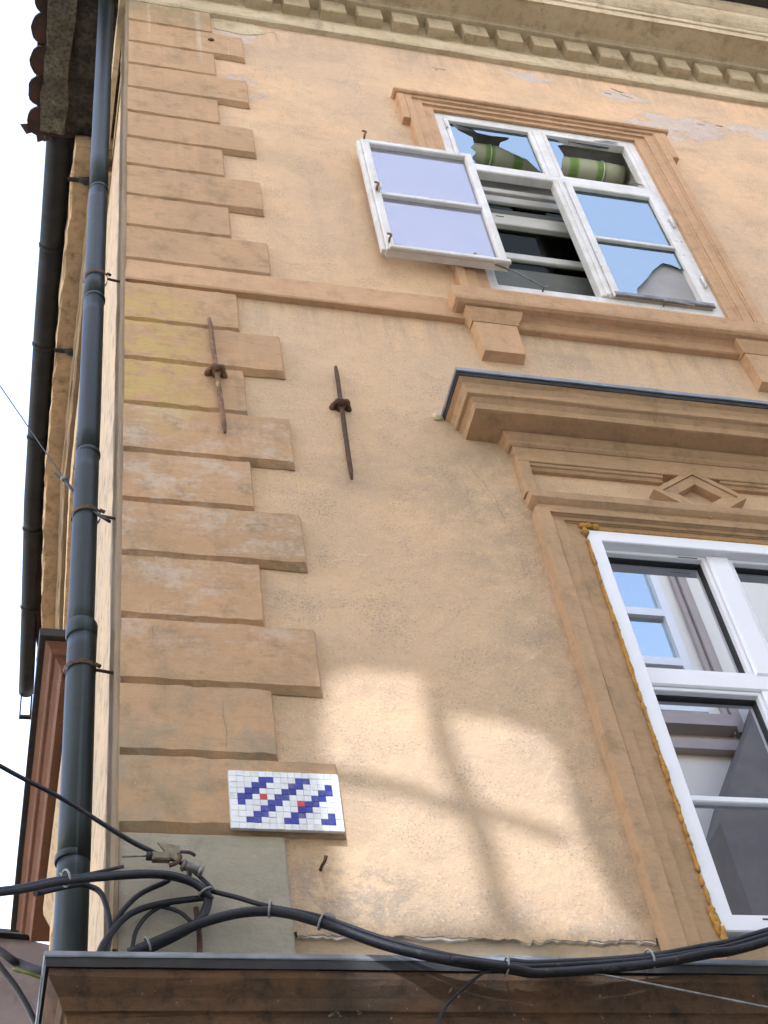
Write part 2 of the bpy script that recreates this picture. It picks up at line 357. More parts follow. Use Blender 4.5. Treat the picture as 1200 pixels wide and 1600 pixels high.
# ------------------------------------------------------------------ mesh helpers
class MB:
    def __init__(self):
        self.v, self.f, self.s = [], [], []
    def add(self, vs, fs, smooth=False):
        o = len(self.v)
        self.v += [tuple(p) for p in vs]
        self.f += [tuple(i + o for i in f) for f in fs]
        self.s += [smooth] * len(fs)
        return self
    def box(self, x0, x1, y0, y1, z0, z1):
        return self.add([(x0,y0,z0),(x1,y0,z0),(x1,y1,z0),(x0,y1,z0),(x0,y0,z1),(x1,y0,z1),(x1,y1,z1),(x0,y1,z1)],
                 [(0,3,2,1),(4,5,6,7),(0,1,5,4),(1,2,6,5),(2,3,7,6),(3,0,4,7)])
    def bbox(self, x0, x1, y0, y1, z0, z1, b=0.004):
        """box whose street-side edges are chamfered"""
        o = [(x0,z0),(x1,z0),(x1,z1),(x0,z1)]
        i = [(x0+b,z0+b),(x1-b,z0+b),(x1-b,z1-b),(x0+b,z1-b)]
        vs = [(x,y0,z) for x,z in i] + [(x,y0+b,z) for x,z in o] + [(x,y1,z) for x,z in o]
        fs = [(0,1,2,3),(11,10,9,8)]
        for k in range(4):
            n = (k+1) % 4
            fs += [(k, 4+k, 4+n, n), (4+k, 8+k, 8+n, 4+n)]
        return self.add(vs, fs)
    def prism(self, poly, y0, y1):
        """polygon in x,z given thickness from y0 to y1"""
        n = len(poly)
        vs = [(x,y0,z) for x,z in poly] + [(x,y1,z) for x,z in poly]
        fs = [tuple(range(n)), tuple(range(2*n-1, n-1, -1))]
        fs += [(k, n+k, n+(k+1)%n, (k+1)%n) for k in range(n)]
        return self.add(vs, fs)
    def tube(self, pts, r, n=8, smooth=True, caps=True):
        pts = [Vector(p) for p in pts]
        rs = r if isinstance(r, (list, tuple)) else [r]*len(pts)
        up = None; rings = []
        for i, p in enumerate(pts):
            d = (pts[min(i+1,len(pts)-1)] - pts[max(i-1,0)]).normalized()
            if up is None:
                up = d.orthogonal().normalized()
            up = (up - d*up.dot(d)).normalized()
            s = d.cross(up)
            rings.append([p + (up*math.cos(2*PI*k/n) + s*math.sin(2*PI*k/n))*rs[i] for k in range(n)])
        vs = [q for r_ in rings for q in r_]
        fs = []
        for i in range(len(pts)-1):
            for k in range(n):
                a, b = i*n+k, i*n+(k+1)%n
                fs.append((a, b, b+n, a+n))
        self.add(vs, fs, smooth)
        if caps:
            o = len(self.v) - len(vs)
            self.f += [tuple(o+k for k in range(n-1,-1,-1)), tuple(o+len(vs)-n+k for k in range(n))]
            self.s += [False, False]
        return self
    def sweep(self, prof, path, jit=0.0, seg=0.12, closed=False, wob=0.0):
        """prof: (out, z) list; path: (bx, by, dx, dy) list - point = base + out*d. Long runs are cut so the arrises wander a little."""
        st = []
        for a, b in zip(path[:-1], path[1:]):
            L = math.hypot(b[0]-a[0], b[1]-a[1])
            n = max(1, int(L/seg)) if jit else 1
            for k in range(n):
                t = k/n
                st.append([a[i]+(b[i]-a[i])*t for i in range(4)])
        st.append(list(path[-1]))
        vs = []
        m = len(prof)
        for i, (bx, by, dx, dy) in enumerate(st):
            for j, (o, z) in enumerate(prof):
                if jit:
                    e = mnoise.noise(Vector((bx*7+j*3.7, by*7+j*1.3, z*2)))*jit + random.uniform(-.35,.35)*jit
                    e2 = mnoise.noise(Vector((bx*6+j*5.1+9, by*6, z*2)))*jit
                else:
                    e = e2 = 0
                vs.append((bx+dx*(o+e), by+dy*(o+e), z+e2))
        fs = []
        for i in range(len(st)-1):
            for j in range(m-1 if not closed else m):
                k = (j+1) % m
                fs.append((i*m+j, (i+1)*m+j, (i+1)*m+k, i*m+k))
        fs += [tuple(range(m-1,-1,-1)), tuple((len(st)-1)*m+j for j in range(m))]
        return self.add(vs, fs)
    def lump(self, c, r, seed, sub=2, amp=0.3):
        bm = bmesh.new()
        bmesh.ops.create_icosphere(bm, subdivisions=sub, radius=1)
        rr = r if isinstance(r, (tuple, list)) else (r, r, r)
        vs = []
        for v in bm.verts:
            k = 1 + amp*mnoise.noise(v.co*1.6 + Vector((seed*3.1, seed*1.7, seed)))
            vs.append((c[0]+v.co.x*rr[0]*k, c[1]+v.co.y*rr[1]*k, c[2]+v.co.z*rr[2]*k))
        fs = [tuple(v.index for v in f.verts) for f in bm.faces]
        bm.free()
        return self.add(vs, fs, True)
    def build(self, name, mat, parent=None, loc=None):
        me = bpy.data.meshes.new(name)
        me.from_pydata(self.v, [], self.f)
        me.polygons.foreach_set('use_smooth', self.s)
        me.update()
        bm = bmesh.new(); bm.from_mesh(me)
        bmesh.ops.recalc_face_normals(bm, faces=bm.faces)
        bm.to_mesh(me); bm.free()
        me.materials.append(M[mat])
        o = bpy.data.objects.new(name, me)
        COL.objects.link(o)
        if parent is not None:
            o.parent = parent
            o.matrix_parent_inverse = parent.matrix_world.inverted()
        return o

def tag(o, label=None, cat=None, group=None, kind=None):
    if label: o['label'] = label
    if cat: o['category'] = cat
    if group: o['group'] = group
    if kind: o['kind'] = kind
    return o

def thing(name, label, cat, loc=(0,0,0), group=None):
    o = bpy.data.objects.new(name, None)
    COL.objects.link(o)
    o.location = loc
    o.empty_display_size = 0.2
    o.matrix_world = Matrix.Translation(loc)
    return tag(o, label, cat, group)

def smooth_path(pts, n=6):
    P = [Vector(p) for p in pts]
    P = [P[0]*2-P[1]] + P + [P[-1]*2-P[-2]]
    out = []
    for i in range(1, len(P)-2):
        a, b, c, d = P[i-1], P[i], P[i+1], P[i+2]
        for k in range(n):
            t = k/n
            out.append(0.5*((2*b)+(c-a)*t+(2*a-5*b+4*c-d)*t*t+(3*b-a-3*c+d)*t*t*t))
    out.append(P[-2])
    return out

def front_path(xl, xr):       # left return, front, right return; o is pushed outwards
    return [(xl,0,-1,0),(xl,0,-1,-1),(xr,0,1,-1),(xr,0,1,0)]

# ------------------------------------------------------------------ the corner house
HX1 = 7.0
house = thing('corner_house', 'ochre plastered corner house with raised quoins and two street windows', 'house', (0.03, 0.0, 0.0))
LW = (1.745, 2.825, 3.875, 5.625)      # lower window opening
UW = (1.690, 2.885, 7.315, 9.115)      # upper window opening

def wall_sheet():
    """front wall 0.35 thick with the two openings, cut to a lattice so reveals are closed"""
    xs = [0.03, LW[0]+0.0, 0, 0, 0]
    mb = MB()
    X0, X1, Z0, Z1 = 0.03, HX1, 3.86, 10.6
    mb.box(X0, UW[0], 0, 0.35, LW[3], Z1)          # left field, above lower window head
    mb.box(X0, LW[0], 0, 0.35, Z0, LW[3])
    mb.box(UW[1], X1, 0, 0.35, LW[3], Z1)
    mb.box(LW[1], X1, 0, 0.35, Z0, LW[3])
    mb.box(UW[0], UW[1], 0, 0.35, LW[3], UW[2])
    mb.box(UW[0], UW[1], 0, 0.35, UW[3], Z1)
    return mb
wall_sheet().build('wall', 'plaster', house)
# below the broken edge of the render the older coat lies 14 mm deeper
mb = MB(); mb.box(0.03, HX1, 0.014, 0.35, 0.0, 3.859); mb.build('lower_wall', 'lowwall', house)
# ragged bottom lip of the upper render coat (hangs over the older coat)
mb = MB()
xs = [0.5 + i*0.012 for i in range(88)]
lo = [(x, 3.859 - 0.004 - 0.012*abs(mnoise.noise(Vector((x*9, 3, 1)))) - 0.008*random.random() - (0.02 if 1.10 < x < 1.34 else 0)*abs(mnoise.noise(Vector((x*23, 7, 1))))) for x in xs]
mb.prism([(xs[0], 3.86)] + lo + [(xs[-1], 3.86)], -0.001, 0.013)
mb.build('broken_render_edge', 'plaster', house)
mb = MB()
mb.prism([(xs[0], 3.86)] + [(x_, z_ - max(0.0, 0.012*mnoise.noise(Vector((x_*6, 11, 2))) + 0.005*random.random())) for x_, z_ in lo] + [(xs[-1], 3.86)], 0.003, 0.0135)
mb.build('lime_undercoat', 'lime', house)
# side wall along the side street, bending a little at depth
SIDE = [(0.03, 0.35), (0.03, 3.7), (0.12, 5.0), (0.28, 6.5)]
mb = MB()
for (xa, ya), (xb, yb) in zip(SIDE[:-1], SIDE[1:]):
    mb.add([(xa,ya,0),(xb,yb,0),(xb,yb,10.25),(xa,ya,10.25)], [(0,1,2,3)])
mb.add([(0.28,6.5,0),(6.9,6.5,0),(6.9,6.5,10.25),(0.28,6.5,10.25)], [(0,1,2,3)])
mb.build('side_wall', 'sidewarm', house)

def quoin(x1, z0, z1, proud=0.03, ch=0.02, seed=0, wear=1.0):
    """raised, chamfered quoin; arris edges jittered"""
    rnd = random.Random(seed)
    j = lambda s: rnd.uniform(-s, s)*wear
    x0 = 0.016
    n = 12
    vs = []; rows = []
    cb, ct, cr = ch*1.05, 0.005, 0.012
    levels = [(z1, 0.0, 0), (z1-ct, proud, 1), (z0+cb, proud, 1), (z0, 0.004, 0)]
    for (z, pr, infl) in levels:
        row = []
        for k in range(n+1):
            t = k/n
            xr = x1 - (cr if infl else 0)
            x = x0 + (xr-x0)*t
            row.append(len(vs))
            vs.append((x + (j(.002) if 0<k else 0), -(pr + j(.0016)), z + j(.0032)))
        rows.append(row)
    fs = []
    for a, b in zip(rows[:-1], rows[1:]):
        for k in range(n):
            fs.append((a[k], b[k], b[k+1], a[k+1]))
    # right cheek
    o = len(vs)
    vs += [(x1, 0.002, z1), (x1, 0.002, z0)]
    r = [rw[-1] for rw in rows]
    fs.append((r[0], r[1], r[2], r[3], o+1, o))
    mb = MB(); mb.add(vs, fs)
    return mb

zs = [9.909, 9.633, 9.355, 9.081, 8.801, 8.527, 8.255, 7.979, 7.696, 7.422, 7.142]
zs2 = [6.962, 6.681, 6.409, 6.118, 5.836, 5.560, 5.285, 4.990, 4.711, 4.431, 4.167]
q = 0
for lst in (zs, zs2):
    for i in range(10):
        x1 = (0.490 if i % 2 == 0 else 0.655) + random.uniform(-.004, .004)
        if lst is zs2 and i == 9: x1 = 0.668
        quoin(x1, lst[i+1]+0.001, lst[i]-0.002, 0.030 if lst is zs2 else 0.028, seed=q).build('quoin', 'quoin', house)
        q += 1
# plain rounded arris and the rendered return on the side street
mb = MB()
n = 90
prof = [(0.030, 0.0), (0.018, -0.0295), (0.008, -0.0275), (0.001, -0.019), (0.0, 0.0), (0.004, 0.055), (-0.006, 0.075), (-0.004, 0.10), (0.006, 0.125), (0.002, 0.21), (0.012, 0.24), (0.03, 0.26)]
vs = []
for k in range(n+1):
    z = 3.78 + (10.2-3.78)*k/n
    for i, (x, y) in enumerate(prof):
        a = 0.0 if i < 2 else (0.004 if i < 4 else 0.006)
        e = mnoise.noise(Vector((i*2.3, z*3.0, 4)))*a + mnoise.noise(Vector((i*5.3, z*13.0, 4)))*a*0.6
        vs.append((x+e, y + (e if i > 1 else 0), z))
m = len(prof)
mb.add(vs, [(k*m+i, k*m+i+1, (k+1)*m+i+1, (k+1)*m+i) for k in range(n) for i in range(m-1)])
mb.build('corner_arris', 'arris', house)
# plain block at the foot of the quoins
mb = MB(); mb.bbox(0.012, 0.488, -0.022, 0.012, 3.70, 4.160, 0.008)
mb.build('lower_block', 'mossy', house)

# string course
mb = MB()
mb.sweep([(0,7.158),(0.020,7.150),(0.034,6.992),(0.030,6.982),(0,6.980)], [(0.016,0,0,-1),(1.53,0,0,-1)], jit=0.0016)
mb.build('string_course', 'trim', house)

# --- main cornice
mb = MB()
CP = [(0.0,1.05,-1,0),(0.0,0,-1,-1),(HX1,0,0,-1)]
mb.sweep([(0,9.905),(0.030,9.912),(0.036,9.93),(0.034,10.035),(0.012,10.055),(0,10.06)], CP, jit=0.004)
mb.build('cornice_ledge', 'cornice', house)
mb = MB(); mb.box(0.012, HX1, -0.012, 0.0, 10.061, 10.2535); mb.build('dentil_bed', 'cornice', house)
x = 1.14 - 0.222*5
while x < HX1-0.2:
    mb = MB()
    b = random.uniform(0.004, 0.010)
    mb.bbox(x+random.uniform(-.003,.003), x+0.156+random.uniform(-.003,.003), -0.078+random.uniform(-.003,.003), 0.0, 10.115, 10.252, b)
    mb.build('dentil', 'cornice', house)
    x += 0.222
mb = MB()
mb.sweep([(0,10.254),(0.098,10.254),(0.104,10.262),(0.104,10.278),(0.118,10.284),(0.268,10.290),(0.270,10.284),(0.276,10.284),(0.282,10.33),
          (0.292,10.335),(0.294,10.372),(0.300,10.376),(0.318,10.40),(0.340,10.44),(0.346,10.46),(0.346,10.50),(0.352,10.505),(0.37,10.53),(0.372,10.60),(0,10.62)],
         [(0.0,0.02,0,0),(0.0,0,0,-1),(HX1,0,0,-1)][1:], jit=0.003)
mb.build('cornice_corona', 'cornice', house)
# black half-round gutter on the street eave
mb = MB()
arc = [(-0.46+0.075*math.cos(a), 10.70+0.075*math.sin(a)) for a in [PI + PI*i/10 for i in range(11)]]
arc += [(-0.46+0.070*math.cos(a), 10.70+0.070*math.sin(a)) for a in [2*PI - PI*i/10 for i in range(11)]]
mb.sweep([(-y, z) for y, z in arc], [(0.0,0,0,-1),(HX1,0,0,-1)], closed=True)
mb.build('street_gutter', 'gutter', house)
# eave slab over the side street, soot-black underside with a paler outer strip
def rough_slab(x0, x1, y0, y1, z0, z1, nx, ny, amp, seed):   # amp: roughness of the crumbling render
    vs = []; fs = []
    for a in range(nx+1):
        for b_ in range(ny+1):
            x_, y_ = x0+(x1-x0)*a/nx, y0+(y1-y0)*b_/ny
            ex = mnoise.noise(Vector((x_*6, y_*6, seed+5)))*amp*0.7
            vs.append((x_+(ex if a in (0,nx) else 0), y_+(ex if b_ in (0,ny) else 0), z0+mnoise.noise(Vector((x_*5, y_*5, seed)))*amp+mnoise.noise(Vector((x_*19, y_*19, seed)))*amp*0.5))
    for a in range(nx):
        for b_ in range(ny):
            i = a*(ny+1)+b_
            fs.append((i, i+1, i+ny+2, i+ny+1))
    o = len(vs)
    vs += [(x0,y0,z1),(x0,y1,z1),(x1,y1,z1),(x1,y0,z1)]
    c00, c01, c11, c10 = 0, ny, (nx+1)*(ny+1)-1, nx*(ny+1)
    fs += [(o,o+1,o+2,o+3)]
    fs += [tuple([o, o+1] + [b_ for b_ in range(ny,-1,-1)])]
    fs += [tuple([o+3, o+2] + [c10+b_ for b_ in range(ny,-1,-1)])]
    fs += [tuple([o, o+3] + [a*(ny+1) for a in range(nx,-1,-1)])]
    fs += [tuple([o+1, o+2] + [a*(ny+1)+ny for a in range(nx,-1,-1)])]
    return MB().add(vs, fs)
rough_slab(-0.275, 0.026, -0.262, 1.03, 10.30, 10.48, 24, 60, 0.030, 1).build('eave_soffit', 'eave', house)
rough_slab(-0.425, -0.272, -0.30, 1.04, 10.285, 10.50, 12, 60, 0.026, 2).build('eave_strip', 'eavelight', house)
def flat_tile(xo, yc, w, z, t):
    """flat clay tile with a rounded outer end, laid with a slight fall"""
    out = []
    for k in range(9):
        a = -PI/2 + PI*k/8
        out.append((xo + 0.055*(1-math.cos(a)) + random.uniform(-.004,.004), yc + (w/2)*math.sin(a)*(0.96 if 0 < k < 8 else 1)))
    out += [(0.12, yc+w/2), (0.12, yc-w/2)]
    n = len(out); mb = MB()
    vs = [(x_, y_, z+(x_-xo)*0.10) for x_, y_ in out] + [(x_, y_, z+t+(x_-xo)*0.10) for x_, y_ in out]
    return mb.add(vs, [tuple(range(n)), tuple(range(2*n-1,n-1,-1))] + [(k, (k+1)%n, n+(k+1)%n, n+k) for k in range(n)])
for k in range(9):
    y_ = -0.60 + k*0.2
    flat_tile(-0.505+random.uniform(-.018,.012), y_+random.uniform(-.01,.01), 0.19, 10.300+random.uniform(-.008,.008), 0.018).build('roof_tile', 'rooftile', house)
for k in range(9):
    y_ = -0.70 + k*0.2
    flat_tile(-0.47+random.uniform(-.02,.02), y_, 0.192, 10.335+random.uniform(-.005,.005), 0.018).build('roof_tile', 'rooftile', house)
for (x_, y_, a) in ((-0.50,1.055,0.5),(-0.43,1.10,1.2),(-0.39,1.09,0.2)):
    mb = MB(); s = 0.05
    mb.add([(x_-s*math.cos(a),y_-s*math.sin(a),10.31),(x_+s*math.sin(a),y_-s*math.cos(a),10.30),(x_+s,y_+s*0.4,10.32),(x_,y_+s,10.33),(x_,y_,10.36)],
           [(0,1,2,3),(0,1,4),(1,2,4),(2,3,4),(3,0,4)])
    mb.build('broken_tile', 'rooftile', house)
# roof planes
mb = MB()
mb.add([(-0.45,-0.42,10.64),(HX1,-0.42,10.64),(HX1,3.2,12.8),(1.2,3.2,12.8),(-0.45,1.05,11.516)], [(0,1,2,3,4)])
mb.add([(-0.45,-0.42,10.64),(-0.45,1.05,11.516),(-0.45,1.05,10.40)], [(0,1,2)])
mb.add([(1.2,3.2,12.8),(HX1,3.2,12.8),(HX1,6.6,10.7),(0.6,6.6,10.7)], [(0,1,2,3)])
mb.add([(1.2,3.2,12.8),(0.6,6.6,10.7),(0.1,1.05,10.7),(-0.45,1.05,11.516)], [(0,1,2,3)])
mb.add([(0.0,1.05,10.52),(0.3,6.6,10.52),(0.6,6.6,10.7),(0.4,1.05,10.9)], [(0,1,2,3)])
mb.build('roof', 'rooftile', house)
# cornice of the side wing: soffit and two moulded bands under the gutter
def side_band(prof, name, mat, jit=0.012):
    mb = MB()
    P = [(0.035,1.06),(0.035,2.6),(0.04,3.7),(0.10,5.0),(0.17,6.0),(0.22,6.45)]
    mb.sweep(prof, [(x_,y_,-1,0) for x_, y_ in P], jit=jit, seg=0.10)
    mb.build(name, mat, house)
side_band([(0,10.19),(0.225,10.20),(0.235,10.21),(0.245,10.36),(0,10.40)], 'side_soffit', 'sidewarm', 0.014)
side_band([(0,10.402),(0.20,10.402),(0.285,10.36),(0.290,10.42),(0,10.46)], 'eave_board', 'rooftile', 0.02)
side_band([(0,10.05),(0.09,10.06),(0.10,10.075),(0.105,10.13),(0.115,10.14),(0.125,10.195),(0,10.20)], 'side_moulding', 'arris', 0.007)
side_band([(0,9.86),(0.05,9.868),(0.055,9.88),(0.058,10.0),(0.06,10.05),(0,10.055)], 'side_fascia', 'sidewarm', 0.004)

# --- upper window: surround, sill, corbels
cx = 2.285
def surround(name, steps, x_out, x_in, z_top, z_in, z_bot, mat, ear=None):
    """architrave of stepped fasciae, each a three-sided band; steps: (offset from outside 0..1, proud)"""
    for (t0, t1, pr, pr2) in steps:
        a0 = x_out + (x_in-x_out)*t0; a1 = x_out + (x_in-x_out)*t1
        zt0 = z_top + (z_in-z_top)*t0; zt1 = z_top + (z_in-z_top)*t1
        mb = MB()
        for s in (-1, 1):
            pass
        n = 16
        outer = []; inner = []
        def run(p, q_, m):
            return [(p[0]+(q_[0]-p[0])*k/m, p[1]+(q_[1]-p[1])*k/m) for k in range(m)]
        O = [(cx-a0, z_bot), (cx-a0, zt0), (cx+a0, zt0), (cx+a0, z_bot)]
        I = [(cx-a1, z_bot), (cx-a1, zt1), (cx+a1, zt1), (cx+a1, z_bot)]
        for k in range(3):
            outer += run(O[k], O[k+1], n); inner += run(I[k], I[k+1], n)
        outer.append(O[3]); inner.append(I[3])
        vs = []
        jn = lambda i, w: mnoise.noise(Vector((i*0.9, w*3.3+t0*17, 2)))*0.0016 + random.uniform(-.0006,.0006)
        for i, ((xo, zo), (xi, zi)) in enumerate(zip(outer, inner)):
            vs += [(xo, 0.0, zo), (xo+jn(i,1), -pr+jn(i,2), zo), (xi+jn(i,3), -pr2+jn(i,4), zi), (xi, 0.0, zi)]
        fs = []
        for i in range(len(outer)-1):
            for j in range(3):
                fs.append((i*4+j, i*4+j+1, (i+1)*4+j+1, (i+1)*4+j))
        fs += [(0,1,2,3), tuple((len(outer)-1)*4+j for j in (3,2,1,0))]
        mb.add(vs, fs)
        mb.build(name, mat, house)
surround('architrave_band', [(0.0,0.24,0.044,0.041),(0.25,0.29,0.038,0.034),(0.30,0.62,0.030,0.028),(0.63,0.67,0.022,0.018),(0.675,1.0,0.016,0.014)],
         0.760, 0.600, 9.190, 9.110, 7.12, 'trim')
for s in (-1, 1):
    mb = MB()
    xa, xb = sorted((cx+s*0.7605, cx+s*0.802))
    mb.bbox(xa, xb, -0.046, 0, 8.895, 9.193, 0.004)
    mb.build('architrave_ear', 'trim', house)
mb = MB(); mb.sweep([(0,9.192),(0.054,9.192),(0.062,9.200),(0.060,9.222),(0,9.226)], front_path(cx-0.76, cx+0.76), jit=0.0015)
mb.build('architrave_cap', 'trim', house)
mb = MB()
mb.sweep([(0,6.948),(0.028,6.950),(0.034,6.956),(0.036,7.0),(0.046,7.012),(0.062,7.020)], [(1.745,0,0,-1),(2.83,0,0,-1)], jit=0.0015)
mb.build('sill_moulding', 'trim', house)
mb = MB()
mb.sweep([(0,7.015),(0.064,7.018),(0.090,7.020),(0.104,7.030),(0.108,7.045),(0.112,7.118),(0.104,7.128),(0,7.150)], front_path(1.553, 3.020), jit=0.0025)
mb.build('window_sill', 'trim', house)
for xa in (1.53, 2.835):
    mb = MB()
    w = 0.20
    # tapering corbel tablet with a flared cap
    mb.add([(xa+0.012,-0.050,6.720),(xa+w-0.004,-0.050,6.720),(xa+w,-0.050,6.935),(xa,-0.050,6.935),
            (xa+0.008,0,6.708),(xa+w,0,6.708),(xa+w+0.004,0,6.94),(xa-0.004,0,6.94)],
           [(0,1,2,3),(4,5,1,0),(5,6,2,1),(6,7,3,2),(7,4,0,3),(7,6,5,4)])
    mb.build('sill_corbel', 'trim', house)
    mb = MB()
    mb.sweep([(0,6.938),(0.052,6.938),(0.058,6.952),(0.074,6.990),(0.078,7.014),(0,7.0145)], front_path(xa+0.045, xa+w-0.045), jit=0.001)
    mb.build('corbel_cap', 'trim', house)

# --- lower window: hood, frieze with lozenge, surround
mb = MB()
mb.sweep([(0,6.128),(0.150,6.135),(0.158,6.137),(0.163,6.165),(0.178,6.185),(0.190,6.189),(0.194,6.192),(0.196,6.215),(0.206,6.236),(0.220,6.246),(0.224,6.249),(0,6.262)],
         front_path(1.526, 3.045), jit=0.0025)
mb.build('window_hood', 'surround', house)
mb = MB(); mb.sweep([(0,6.258),(0.226,6.2495),(0.228,6.252),(0.229,6.280),(0,6.33)], front_path(1.526, 3.045), jit=0.0012)
mb.build('hood_drip', 'drip', house)
mb = MB(); mb.sweep([(0.20,6.281),(0.232,6.270),(0.236,6.272),(0.236,6.290),(0.0,6.345),(0,6.335)], front_path(1.526, 3.045), jit=0.0015)
mb.build('hood_flashing', 'zinc', house)
mb = MB(); mb.lump((1.27,-0.004,6.262), (0.022,0.012,0.02), 3); mb.build('mortar_dab', 'cornice', house)
mb = MB(); mb.sweep([(0,6.070),(0.042,6.072),(0.050,6.080),(0.054,6.092),(0.066,6.104),(0.070,6.128),(0,6.129)], front_path(1.572, 3.0), jit=0.0018)
mb.build('hood_bed_moulding', 'surround', house)
# frieze frame
FX0, FX1 = 1.540, 3.030
mb = MB()
mb.bbox(FX0, FX1, -0.040, 0, 5.985, 6.072, 0.003)
mb.bbox(FX0, FX0+0.052, -0.040, 0, 5.792, 5.9849, 0.003)
mb.bbox(FX1-0.052, FX1, -0.040, 0, 5.792, 5.9849, 0.003)
mb.build('frieze_frame', 'surround', house)
for xa, xb in ((FX0+0.053, 2.16), (2.41, FX1-0.053)):
    mb = MB()
    mb.sweep([(0.0,5.955),(0.016,5.957),(0.020,5.964),(0.022,5.970),(0.030,5.973),(0.034,5.984),(0,5.9845)], [(xa,0,0,-1),(xb,0,0,-1)], jit=0.001)
    mb.build('frieze_bead', 'surround', house)
# lozenge: an outer frame on edge with a raised inner frame round a small field
def lozenge(hw, hz, hw2, hz2, pr0, pr1, name):
    zc = 5.868; O = [(-hw,0),(0,hz),(hw,0),(0,-hz)]; I = [(-hw2,0),(0,hz2),(hw2,0),(0,-hz2)]
    vs = []
    for (a, b_), (c, d) in zip(O, I):
        vs += [(cx+a,-0.001,zc+b_),(cx+a*0.985,-pr0,zc+b_*0.985),(cx+c,-pr1,zc+d),(cx+c,-0.001,zc+d)]
    fs = []
    for k in range(4):
        n_ = (k+1) % 4
        for j in range(3):
            fs.append((k*4+j, n_*4+j, n_*4+j+1, k*4+j+1))
    MB().add(vs, fs).build(name, 'surround', house)
lozenge(0.205, 0.150, 0.165, 0.120, 0.050, 0.050, 'lozenge_frame')
lozenge(0.163, 0.1185, 0.095, 0.071, 0.044, 0.038, 'lozenge_frame')
# entablature over the surround
mb = MB()
mb.sweep([(0,5.690),(0.034,5.692),(0.040,5.700),(0.042,5.722),(0.050,5.728),(0.064,5.742),(0.066,5.752),(0.068,5.772),(0.058,5.786),(0,5.792)],
         front_path(1.610, 2.960), jit=0.0018)
mb.build('surround_cap', 'surround', house)
surround('surround_band', [(0.0,0.30,0.056,0.052),(0.31,0.37,0.046,0.036),(0.38,0.60,0.034,0.031),(0.61,0.66,0.024,0.022),(0.67,1.0,0.018,0.015)],
         0.735, 0.545, 5.690, 5.632, 3.772, 'surround')

# --- windows (parts of the house, their pieces sub-parts)
def part_empty(name, loc, label=None):
    o = bpy.data.objects.new(name, None); COL.objects.link(o)
    o.location = loc; o.empty_display_size = 0.1
    o.parent = house
    o.matrix_parent_inverse = house.matrix_world.inverted()
    bpy.context.view_layer.update()
    if label: o['label'] = label
    return o
bpy.context.view_layer.update()
lw = part_empty('lower_window', (cx, 0, LW[2]), 'new white plastic window with orange foam round its frame')
uw = part_empty('upper_window', (cx, 0, UW[2]), 'old flaking white timber window with broken panes and one leaf open')

# lower window: pvc frame
fx0, fx1, fz0, fz1 = LW
fw = 0.058
def mitred(x0, x1, z0, z1, w, y0, y1, name, mat, parent, b=0.004):
    """frame of four mitred members as one piece, chamfered front edges"""
    O = [(x0,z0),(x1,z0),(x1,z1),(x0,z1)]
    I = [(x0+w,z0+w),(x1-w,z0+w),(x1-w,z1-w),(x0+w,z1-w)]
    vs = []
    sgn = [(1,1),(-1,1),(-1,-1),(1,-1)]
    for (ox, oz), (ix, iz), (sx, sz) in zip(O, I, sgn):
        vs += [(ox,y1,oz),(ox,y0+b,oz),(ox+sx*b,y0,oz+sz*b),(ix-sx*b,y0,iz-sz*b),(ix,y0+b,iz),(ix,y1,iz)]
    fs = []
    for k in range(4):
        n_ = (k+1) % 4
        for j in range(6):
            fs.append((k*6+j, n_*6+j, n_*6+(j+1)%6, k*6+(j+1)%6))
    return MB().add(vs, fs).build(name, mat, parent)
mitred(fx0, fx1, fz0, fz1, fw, -0.018, 0.085, 'frame', 'pvc', lw)
ZT0, ZT1 = 4.872, 4.945
mb = MB(); mb.bbox(fx0+fw+0.0005, fx1-fw-0.0005, 0.012, 0.084, ZT0, ZT1, 0.006); mb.build('transom', 'pvc', lw)
mb = MB(); mb.bbox(cx-0.046, cx+0.046, 0.010, 0.083, ZT1+0.0005, fz1-fw-0.0005, 0.008); mb.build('mullion', 'pvc', lw)
mb = MB(); mb.bbox(cx-0.05, cx+0.05, 0.008, 0.083, fz0+fw+0.0005, ZT0-0.0005, 0.008); mb.build('mullion', 'pvc', lw)
lights = [(fx0+fw, cx-0.046, ZT1, fz1-fw), (cx+0.046, fx1-fw, ZT1, fz1-fw), (fx0+fw, cx-0.05, fz0+fw, ZT0), (cx+0.05, fx1-fw, fz0+fw, ZT0)]
for i, (a, b_, c, d) in enumerate(lights):
    mitred(a+0.001, b_-0.001, c+0.001, d-0.001, 0.016, 0.022, 0.080, 'sash_bead', 'pvc', lw, 0.003)
    mitred(a+0.0165, b_-0.0165, c+0.0165, d-0.0165, 0.006, 0.046, 0.079, 'gasket', 'gasket', lw, 0.001)
    mb = MB(); mb.box(a+0.017, b_-0.017, 0.060, 0.064, c+0.017, d-0.017); mb.build('glass_pane', 'glass_pvc', lw)
    if i > 1:
        mb = MB(); mb.bbox(a+0.018, b_-0.018, 0.040, 0.0595, 4.395, 4.420, 0.004); mb.build('glazing_bar', 'pvc', lw)
mb = MB(); mb.box(2.12, 2.20, 0.0205, 0.0215, 5.552, 5.556); mb.build('vent_slot', 'gasket', lw)
mb = MB(); mb.box(1.895, 1.925, -0.0192, -0.0182, 3.915, 3.920); mb.build('drain_slot', 'gasket', lw)
